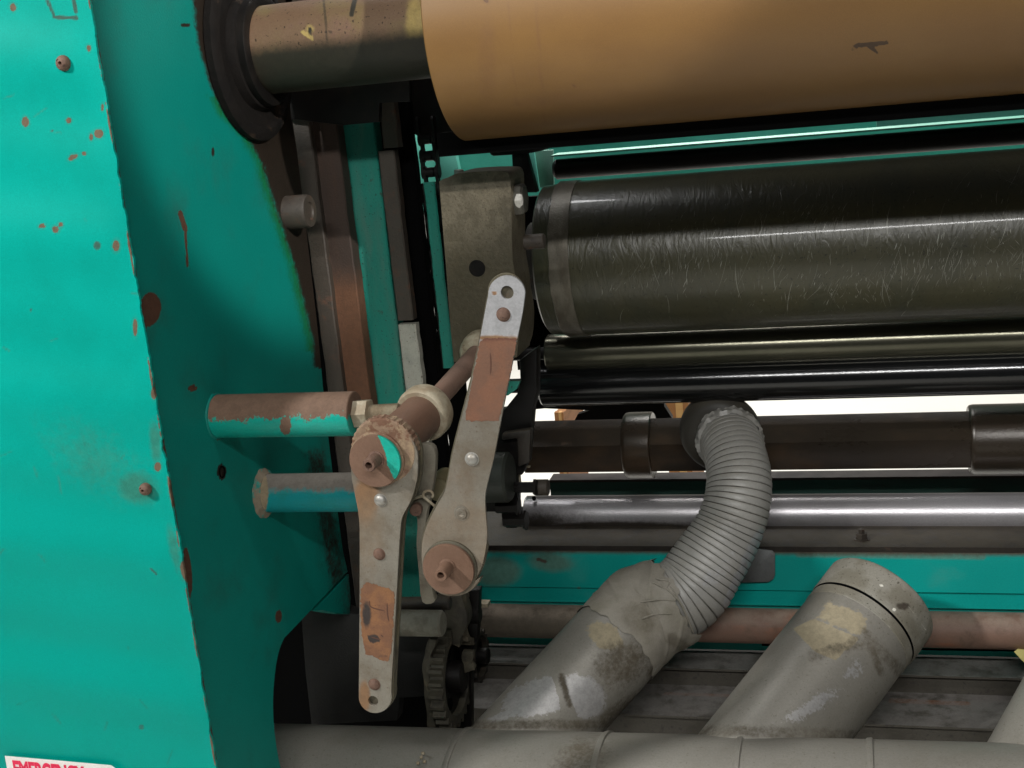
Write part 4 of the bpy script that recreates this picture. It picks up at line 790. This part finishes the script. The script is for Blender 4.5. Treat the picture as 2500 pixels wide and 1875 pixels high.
# ------------------------------------------------------------------ levers
def cpts(P): return P
def arc(cx, cy, r, a0, a1, n=14): return [(cx+r*cos(a0+(a1-a0)*k/n), cy+r*sin(a0+(a1-a0)*k/n)) for k in range(n+1)]
def make_lever(name, label, outl, holes, yf, th, wash, pin, rivs, patchP, marks, paint, cat='lever', offs=(0, 0), pmat=None, gap=.0035):
    org = Y(wash[0], wash[1], yf); t = thing(name, label, cat, org)
    def mk(y, mt, nm, hol=True, sh=(0, 0), scale=1.):
        out = [v+Vector((sh[0], 0, sh[1])) for v in pxY(outl, yf)]; out = [Vector((v.x, y, v.z)) for v in out]
        hs_ = []
        for hx, hy, hr in (holes if hol else ()):
            cc = Y(hx, hy, yf); R = hr/ppm(cc); hs_.append([Vector((cc.x+cos(2*pi*i/24)*R, y, cc.z+sin(2*pi*i/24)*R)) for i in range(24)])
        b_ = nb(); prism(b_, out, (0, 1, 0), th, hs_)
        if nm == 'front_plate':
            for axis, lo, hi in ((0, min(v.x for v in out), max(v.x for v in out)), (2, min(v.z for v in out), max(v.z for v in out))):
                n_ = int((hi-lo)/.006)
                for k in range(1, n_):
                    cc = [0, 0, 0]; cc[axis] = lo+(hi-lo)*k/n_; no = [0, 0, 0]; no[axis] = 1
                    bmesh.ops.bisect_plane(b_, geom=b_.verts[:]+b_.edges[:]+b_.faces[:], plane_co=cc, plane_no=no)
            return obj(nm, b_, mt, t, paint=paint, bev=.0007, seg=1, smooth=30)
        return obj(nm, b_, mt, t, bev=.0006, seg=1, smooth=30)
    mk(yf, plate, 'front_plate')
    mk(yf+th+gap, edgem, 'back_plate', sh=offs)
    b_ = nb(); inner_o = [Vector((v.x, yf+th, v.z)) for v in pxY([((a-wash[0])*.93+wash[0]*1. if False else a, b) for a, b in outl], yf)]
    cx_ = sum(v.x for v in inner_o)/len(inner_o)
    # spacer strip between plates
    P2 = [Vector((v.x+(.0018 if v.x < cx_ else -.0018), yf+th+.0002, v.z)) for v in inner_o]; prism(b_, P2, (0, 1, 0), gap-.0004); obj('spacer', b_, edgem, t)
    R = wash[2]/ppm(org); wc = Vector((org.x, yf, org.z))
    b_ = nb(); n = 90
    lathe(b_, wc+Vector((0, .0005, 0)), FY, [(0, R*1.06), (.004, R*1.06), (.0052, R*1.0), (.0052, 0)], 64); obj('hub_ring', b_, gearm if pmat is None else pmat, t)
    rows = []
    b_ = nb(); pr = [(0, 0), (0, R*.97), (.0014, R)]+[(.0046, R), (.0058, R*.985)]+[(.0058, R*k/16) for k in range(15, 3, -1)]+[(.0058, 0)]
    lathe(b_, wc+FY*.0054, FY, pr, 96); obj('washer', b_, discm, t, paint={'wear': wash[3], 'grime': wash[4]} if len(wash) > 3 else None)
    pc = Y(pin[0], pin[1], yf-.012); r = pin[2]/ppm(pc); base = Y(pin[3], pin[4], yf-.0112)
    b_ = nb(); lathe(b_, base, FY, [(0, r*1.25), (.0012, r*1.2), (.002, r*1.02), (pin[5]-.002, r*.98), (pin[5], r*.86), (pin[5], r*.52), (pin[5]-.010, r*.46), (pin[5]-.010, 0)], 36); obj('pivot_pin', b_, rivetr if pin[6] else discm, t)
    for rx, ry, r_, rust in rivs:
        cc = Y(rx, ry, yf); R_ = r_/ppm(cc); b_ = nb()
        if rust == 2: lathe(b_, cc, FY, [(-.001, R_*1.25), (.0005, R_*1.22), (.0008, R_*.9), (.0022, R_*.8), (.0026, R_*.4), (.0016, R_*.2), (.0016, 0)], 28); obj('rivet', b_, plate, t)
        else: lathe(b_, cc, FY, [(-.001, R_*1.18), (.0003, R_*1.12), (.0004, R_)]+[(.0004+R_*.62*sin(a), R_*cos(a)) for a in np.linspace(.15, 1.4, 6)]+[(R_*.62, 0)], 28); obj('rivet', b_, rivetr if rust else rivet, t)
    out = []
    P = patchP[0]; m_ = len(P)
    for i in range(m_):
        (a, b), (c_, d_) = P[i], P[(i+1) % m_]; L = hypot(c_-a, d_-b); n_ = max(2, int(L/4))
        for k in range(n_): u = k/n_; out.append((a+(c_-a)*u+rng.normal(0, 1.1), b+(d_-b)*u+rng.normal(0, 1.1)))
    b_ = nb(); prism(b_, pxY(out, yf-.0005), (0, 1, 0), .0004)
    xs_ = [v.x for v in pxY(out, yf)]; zs__ = [v.z for v in pxY(out, yf)]
    for axis, lo, hi in ((0, min(xs_), max(xs_)), (2, min(zs__), max(zs__))):
        for k in range(1, 14):
            cc = [0, 0, 0]; cc[axis] = lo+(hi-lo)*k/14; no = [0, 0, 0]; no[axis] = 1; bmesh.ops.bisect_plane(b_, geom=b_.verts[:]+b_.edges[:]+b_.faces[:], plane_co=cc, plane_no=no)
    lb = obj('worn_label', b_, patchP[1], t, paint={'grime': patchP[2]})
    for P in marks:
        b_ = nb(); L = [Y(a, b, yf-.0007) for a, b in P]; sweep(b_, catmull(L, 4), [.0003]+[.0009]*(4*(len(P)-1)-1)+[.0003], 6, flat=.25, ref=(1, 0, 0))
        obj('handwritten_mark', b_, penm, lb)
    return t
# left lever (hangs down)
o1 = arc(938, 1120, 82, pi*.93, pi*2.03, 26)+curve2([(1020, 1140), (1017, 1175), (1004, 1220), (988, 1250), (979, 1275), (974, 1340), (969, 1430), (963, 1540), (957, 1640), (955, 1690)], 3)+arc(916, 1701, 40, .0, pi, 18)+curve2([(876, 1690), (877, 1560), (878, 1420), (878, 1300), (875, 1255), (867, 1210), (859, 1170), (857, 1145)], 3)
def l1w(px, py, cs): return mx(blob(px, py, 893, 1215, 34, 70, .05, 1.)*.8, blob(px, py, 890, 1700, 16, 44, 0, .8)*.8, blob(px, py, 900, 1380, 30, 90, 0, 1.)*.35)
def l1p(px, py, cs): return px*0
def l1g(px, py, cs): return mx(blob(px, py, 900, 1300, 50, 120, 0, 1.)*.5)
w1w = lambda px, py, cs: mx(line(px, py, [(940, 1062), (955, 1095), (962, 1130), (975, 1160)], 17, .6), blob(px, py, 962, 1080, 14, 20), blob(px, py, 968, 1130, 16, 26))*1.
w1g = lambda px, py, cs: px*0
make_lever('left_lever', 'left lever of galvanised plate pointing down, with teal-flecked pink disc and rusty orange label', o1, [(911, 1711, 13)], 0., .0042,
           (922, 1120, 66, w1w, w1g), (909, 1125, 17, 918, 1121, .026, 1),
           [(929, 1221, 15, 0), (926, 1353, 14, 1), (914, 1671, 14, 1)],
           ([(893, 1422), (908, 1424), (950, 1438), (961, 1445), (963, 1460), (960, 1520), (957, 1570), (954, 1594), (948, 1616), (936, 1614), (908, 1601), (893, 1598), (884, 1550), (880, 1480), (882, 1440)], worn_l,
            lambda px, py, cs: mx(blob(px, py, 913, 1560, 15, 13), blob(px, py, 895, 1500, 14, 40, 0, 1.)*.7, blob(px, py, 935, 1605, 18, 6)*.5)),
           [[(902, 1466), (906, 1482), (940, 1492)], [(945, 1472), (946, 1500), (950, 1518)], [(905, 1555), (930, 1562)], [(930, 1550), (936, 1556)]],
           {'wear': l1w, 'patch': l1p, 'grime': l1g}, offs=(.001, .001), gap=.012)
# ratchet wheel behind left lever hub
gw = thing('ratchet_wheel', 'rusty toothed ratchet wheel sandwiched behind the hub of the left lever', 'gear', Y(938, 1100, .012))
cg = Y(940, 1098, .006); Rg = 84/ppm(cg); b_ = nb()
lathe(b_, cg, (0, 1, 0), [(-.0064, Rg*.5), (-.0064, Rg*.94), (-.005, Rg*.99), (.010, Rg), (.014, Rg*.95), (.014, 0)], 192, rf=lambda k, a: 1+(.014*max(-.6, min(1, 2*sin(a*36))) if k in (2, 3) else 0)); obj('wheel', b_, gearm, gw, smooth=25)
# right lever (points up)
o2 = curve2([(1033, 1400), (1030, 1370), (1030, 1330), (1038, 1295), (1052, 1262), (1072, 1225), (1086, 1200), (1095, 1160), (1104, 1110), (1124, 1030), (1150, 930), (1172, 825), (1188, 740), (1192, 722)], 3)+arc(1237, 718, 45, pi*1.0, pi*1.97, 18)+curve2([(1281, 722), (1276, 760), (1262, 830), (1244, 920), (1222, 1030), (1206, 1115), (1190, 1180), (1184, 1215), (1186, 1260), (1189, 1305), (1184, 1350), (1176, 1382), (1160, 1418)], 3)+arc(1106, 1384, 72, .35, pi*.85, 10)
def l2p(px, py, cs): return np.clip((840-py)/60+.5, 0, 1)*.8
def l2w(px, py, cs): return mx(blob(px, py, 1255, 790, 8, 6), blob(px, py, 1206, 716, 7, 5)*.9, line(px, py, [(1172, 826), (1262, 826)], 6, 1.)*.8, blob(px, py, 1120, 1200, 60, 120, .1, 1.)*.35, blob(px, py, 1258, 775, 5)*1.)
def l2g(px, py, cs): return np.clip((py-1100)/160, 0, 1)*.48
make_lever('right_lever', 'right lever of silver plate pointing up, with worn red-brown label and plain pink disc', o2, [(1238, 714, 16.5)], 0.002, .0042,
           (1100, 1383, 65, lambda px, py, cs: px*0, w1g), (1097, 1396, 17, 1092, 1384, .028, 0),
           [(1229, 768, 16, 1), (1152, 1121, 16, 0), (1127, 1253, 16, 2)],
           ([(1181, 826), (1261, 826), (1256, 860), (1244, 920), (1228, 985), (1218, 1027), (1180, 1029), (1137, 1026), (1137, 1005), (1150, 945), (1165, 870), (1171, 835)], worn_r,
            lambda px, py, cs: mx(line(px, py, [(1180, 826), (1260, 828)], 8, 1.)*.7, blob(px, py, 1190, 850, 40, 16, 0, 1.)*.3)),
           [[(1197, 862), (1198, 890), (1197, 914)]],
           {'wear': l2w, 'patch': l2p, 'grime': l2g}, offs=(-.0028, .002), pmat=edgem)
# link arm behind the two levers
la = thing('link_arm', 'dusty grey link arm hanging between the two levers', 'link', Y(1060, 1330, .06))
b_ = nb(); prism(b_, pxY(curve2([(985, 1150), (1000, 1100), (1030, 1085), (1060, 1095), (1062, 1150), (1050, 1220), (1040, 1270), (1046, 1350), (1056, 1440), (1060, 1470), (1030, 1470), (1022, 1400), (1016, 1330), (1018, 1270), (1000, 1230)], 3), .05), (0, 1, 0), .012)
obj('arm', b_, mat('dusty_link', c(122, 116, 102), c(100, 92, 78), s=30, rough=.7, bump=.4, rust=c(84, 76, 58)), la, bev=.0015)
b_ = nb(); rod(b_, Y(1018, 1240, .05), Y(1014, 1246, .036), .008, 24); obj('rivet', b_, rivetr, la)
b_ = nb(); sweep(b_, catmull([Y(1010, 1218, .045), Y(1030, 1212, .042), Y(1045, 1222, .04), Y(1062, 1236, .04)], 6), .0018, 8)
sweep(b_, [Y(1045+12*cos(a), 1208-10*sin(a), .04) for a in np.linspace(-.6, 4.2, 16)], .0018, 8); obj('spring_clip', b_, creamm, la)
b_ = nb(); lathe(b_, Y(1075, 1190, .09), (0, 1, 0), [(-.01, 0), (-.01, .016), (.03, .018), (.03, 0)], 24); obj('bush', b_, mat('olive_bush', c(96, 88, 64), c(120, 112, 86), s=30, rough=.6), la, bev=.001)

# ------------------------------------------------------------------ black brackets right of the right lever
bk = thing('shaft_clamp', 'black greasy clamp bracket holding the shaft ends behind the right lever', 'bracket', Y(1230, 1290, .6))
b_ = nb(); prism(b_, pxY([(1268, 880), (1310, 850), (1310, 960), (1300, 1000), (1290, 1120), (1275, 1160), (1262, 1160), (1262, 1290), (1235, 1290), (1228, 1250), (1180, 1250), (1180, 1012), (1230, 1002), (1262, 962), (1270, 930)], .56), (0, 1, 0), .03)
obj('plate', b_, black, bk, bev=.002)
b_ = nb(); prism(b_, pxY([(1225, 1060), (1295, 1050), (1292, 1130), (1265, 1140), (1262, 1070), (1225, 1075)], .54), (0, 1, 0), .02); obj('lug', b_, darkst, bk, bev=.002)
a = Y(1215, 1165, .50); b_ = nb(); rod(b_, a+Vector((-.03, 0, 0)), a+Vector((.022, 0, 0)), 62/ppm(a), 56, ch=.004); obj('boss', b_, mat('green_black_boss', c(44, 48, 42), c(34, 36, 32), s=20, rough=.5), bk)
for px, py, r, L in ((1270, 1190, 14, .028), (1240, 1238, 16, .02), (1258, 1270, 17, .02)):
    a = Y(px, py, .52); b_ = nb(); lathe(b_, a+Vector((-L, 0, 0)), (1, 0, 0), [(0, 0), (0, r/ppm(a)), (2*L-.004, r/ppm(a)), (2*L-.004, r*1.5/ppm(a)), (2*L, r*1.5/ppm(a)), (2*L, 0)], 6); obj('bolt', b_, black, bk, bev=.0006)
a = Y(1322, 1190, .54); b_ = nb(); rod(b_, a+Vector((-.01, 0, 0)), a+Vector((.012, 0, 0)), 20/ppm(a), 32); obj('spacer', b_, rail, bk)
b_ = nb(); box(b_, xat(1262, 1120, .57), xat(1292, 1120, .57), .57, .574, Y(1264, 1142, .57).z, Y(1264, 1138, .57).z); box(b_, xat(1262, 1120, .57), xat(1266, 1120, .57), .57, .574, Y(1264, 1180, .57).z, Y(1264, 1142, .57).z); obj('bent_wire', b_, creamm, bk)
gp = thing('green_bracket', 'small green painted bracket beside the black clamp, right of the lever label', 'bracket', Y(1255, 960, .5))
b_ = nb(); prism(b_, pxY([(1232, 930), (1270, 930), (1262, 950), (1240, 966), (1232, 966)], .53), (0, 1, 0), .01); obj('plate', b_, tealold, gp, bev=.001)
bd = thing('bearing_disc', 'dark rounded bearing end behind the right lever, left of the scratched roller', 'bearing', Y(1270, 850, .5))
a = Y(1250, 770, .46); b_ = nb(); lathe(b_, (a.x-.03, .50, a.z), (1, 0, 0), [(0, 0), (0, .06), (.03, .062), (.042, .055), (.046, .04), (.046, 0)], 64); obj('disc', b_, cast, bd)
b_ = nb(); a = Y(1300, 590, .5); cylx(b_, a.x-.03, a.x+.02, .5, a.z, .012, 24); obj('stud', b_, rail, bd)

# ------------------------------------------------------------------ lower left mechanism
lm_ = thing('clutch_stub', 'pale grey round stub shaft beside the foot of the left lever', 'shaft', Y(1020, 1555, .3))
a, b2 = Y(940, 1520, .33), Y(1082, 1522, .33); b_ = nb(); rod(b_, a, b2, 32/ppm(a), 48, ch=.003); obj('stub', b_, mat('dirty_grey_stub', c(120, 118, 106), c(92, 88, 76), s=40, altr=(.4, .6), rough=.7, bump=.5, bs=150, rust=c(66, 60, 48), rr=(.58, .66), rs=50), lm_)
b_ = nb(); rod(b_, Y(940, 1475, .36), Y(1100, 1472, .36), 17/ppm(a), 32, ch=.002); obj('upper_bar', b_, darkst, lm_)
cl = thing('hanging_clevis', 'dark greasy curved clevis arms hanging under the right lever', 'clevis', Y(1090, 1760, .36))
def strap(P, wpx, y, dep, mt, nm, parent):
    Pc = curve2(P, 5); L, Rr = [], []
    for i, (a, b) in enumerate(Pc):
        q0, q1 = Pc[max(0, i-1)], Pc[min(len(Pc)-1, i+1)]; dx, dy = q1[0]-q0[0], q1[1]-q0[1]; l = hypot(dx, dy); wv = wpx*(1+.15*sin(i*.9)); L.append((a-dy/l*wv, b+dx/l*wv)); Rr.append((a+dy/l*wv, b-dx/l*wv))
    b_ = nb(); prism(b_, pxY(L+Rr[::-1], y), (0, 1, 0), dep); return obj(nm, b_, mt, parent, bev=.0012)
dkd = mat('greasy_dusty_iron', c(66, 62, 50), c(44, 40, 33), s=40, rough=.65, bump=.7, bs=140, rust=c(88, 80, 64), rr=(.55, .62))
strap([(1056, 1562), (1044, 1600), (1040, 1640), (1045, 1690), (1050, 1750), (1054, 1790)], 9, .34, .02, dkd, 'outer_strap', cl)
strap([(1080, 1440), (1108, 1470), (1110, 1530), (1095, 1570)], 26, .40, .03, dkd, 'neck', cl)
strap([(1142, 1592), (1140, 1620), (1146, 1640)], 13, .40, .012, dkd, 'chain_link', cl)
def spur(cpx, cpy, y, rpx, nt, th, label, mt):
    ce = Y(cpx, cpy, y); R = rpx/ppm(ce); g = thing('spur_gear', label, 'gear', ce-Vector((0, 0, R)), 'dark gears below the right lever'); b_ = nb()
    n = nt*8; ra = lambda a: 1+.055*max(-1, min(1, 2.2*sin(a*nt)))
    lathe(b_, ce, (1, 0, 0), [(0, R*.80), (0, R), (th, R), (th, R*.80), (th*.75, R*.78), (th*.25, R*.78), (0, R*.80)], n, rf=lambda k, a: ra(a) if k in (1, 2) else 1); obj('toothed_rim', b_, mt, g, smooth=25)
    b_ = nb(); lathe(b_, ce, (1, 0, 0), [(th*.3, 0), (th*.3, R*.79), (th*.5, R*.79), (th*.5, R*.34), (th*1.5, R*.32), (th*1.6, R*.28), (th*1.6, 0)], 48); obj('hub', b_, black, g)
    for k in range(5):
        a = 2*pi*k/5+.4; q = ce+Vector((th*.55, cos(a)*R*.56, sin(a)*R*.56)); b_ = nb(); lathe(b_, q, (1, 0, 0), [(0, R*.13), (.0012, R*.13), (.0012, 0)], 16); obj('hole', b_, matblack, g)
spur(1086, 1650, .40, 118, 26, .022, 'large dark greasy toothed gear low behind the left lever foot', dkd)
spur(1150, 1600, .52, 62, 16, .02, 'small black toothed gear tucked behind the large gear beside the duct', darkst)
spur(1128, 1500, .46, 70, 18, .020, 'smaller dusty toothed gear just under the right lever disc', mat('dusty_gear', c(96, 88, 72), c(64, 58, 46), s=50, rough=.8, bump=.8, bs=140))
b_ = nb(); prism(b_, pxY([(1040, 1450), (1170, 1440), (1165, 1560), (1150, 1600), (1150, 1800), (1050, 1800), (1040, 1600)], .45), (0, 1, 0), .02); obj('back_plate', b_, black, cl, bev=.002)
pn = thing('gearbox_panel', 'near-black gearbox panel seen behind the left lever foot', 'panel', Y(900, 1770, .40))
def pnp(px, py, cs): return px*0
b_ = nb(); prism(b_, pxY([(735, 1500), (790, 1470), (860, 1500), (1050, 1500), (1052, 1700), (975, 1705), (970, 1760), (760, 1770), (745, 1640)], .44), (0, 1, 0), .03); obj('panel', b_, mat('near_black_panel', c(15, 14, 12), c(24, 23, 20), s=16, rough=.7, bump=.5, rust=c(36, 34, 29), rr=(.58, .68), rs=20), pn, bev=.002)  # plain near-black panel
tb_ = thing('dark_gap_plate', 'near-black filler plate closing the unlit gap between the rails behind the tie bars', 'plate', Y(900, 1400, .64))
b_ = nb(); box(b_, X0-.9, xat(1020, 651, .64), .64, .65, .1, 1.75); obj('plate', b_, matblack, tb_)  # filler sheet painted near-black in place of the dark void
ub = thing('overhead_bracket', 'dark steel bracket above the roller shaft at the top edge', 'bracket', Y(700, 0, .5))
b_ = nb(); prism(b_, pxY([(600, -60), (640, -60), (680, 15), (640, 30), (620, 0)], .5), (0, 1, 0), .02); prism(b_, pxY([(655, -60), (800, -60), (800, 6), (690, 20)], .52), (0, 1, 0), .02); obj('bracket', b_, rail, ub, bev=.001)

# ------------------------------------------------------------------ crates on the far floor
def crate(px, py, y, label, wd, h):
    p = Y(px, py, y); t = thing('wooden_crate', label, 'crate', (p.x, y, 0), 'wooden crates on the far floor')
    z1 = p.z+h/2
    for i, (a, b2, mt) in enumerate(((-.5, -.05, woodd), (-.04, .26, woodm), (.27, .5, woodd))):
        b_ = nb(); box(b_, p.x+a*wd, p.x+b2*wd, y, y+.02, 0.003, z1); obj('plank', b_, mt, t, bev=.002)
    b_ = nb(); box(b_, p.x-wd/2, p.x+wd/2, y+.021, y+.3, 0.003, z1-.004); obj('body', b_, woodd, t)
sb = thing('shadowed_plate', 'dark plate in the slit between the gloss roller and hexagonal shaft', 'plate', Y(1520, 1030, 1.2))
b_ = nb(); prism(b_, pxY([(1622, 975), (1622, 992), (1640, 1020), (1640, 1040), (1396, 1040), (1410, 1012), (1440, 1002), (1400, 1000), (1330, 997), (1300, 1000), (1290, 975)], 1.2), (0, 1, 0), .02); obj('plate', b_, black, sb)
crate(1652, 1000, 2.4, 'pine crate seen in the slit just left of the dark nozzle', .075, .06)
crate(1365, 1018, 2.4, 'small pine crate seen in the slit above the left end of the hexagonal shaft', .03, .03)
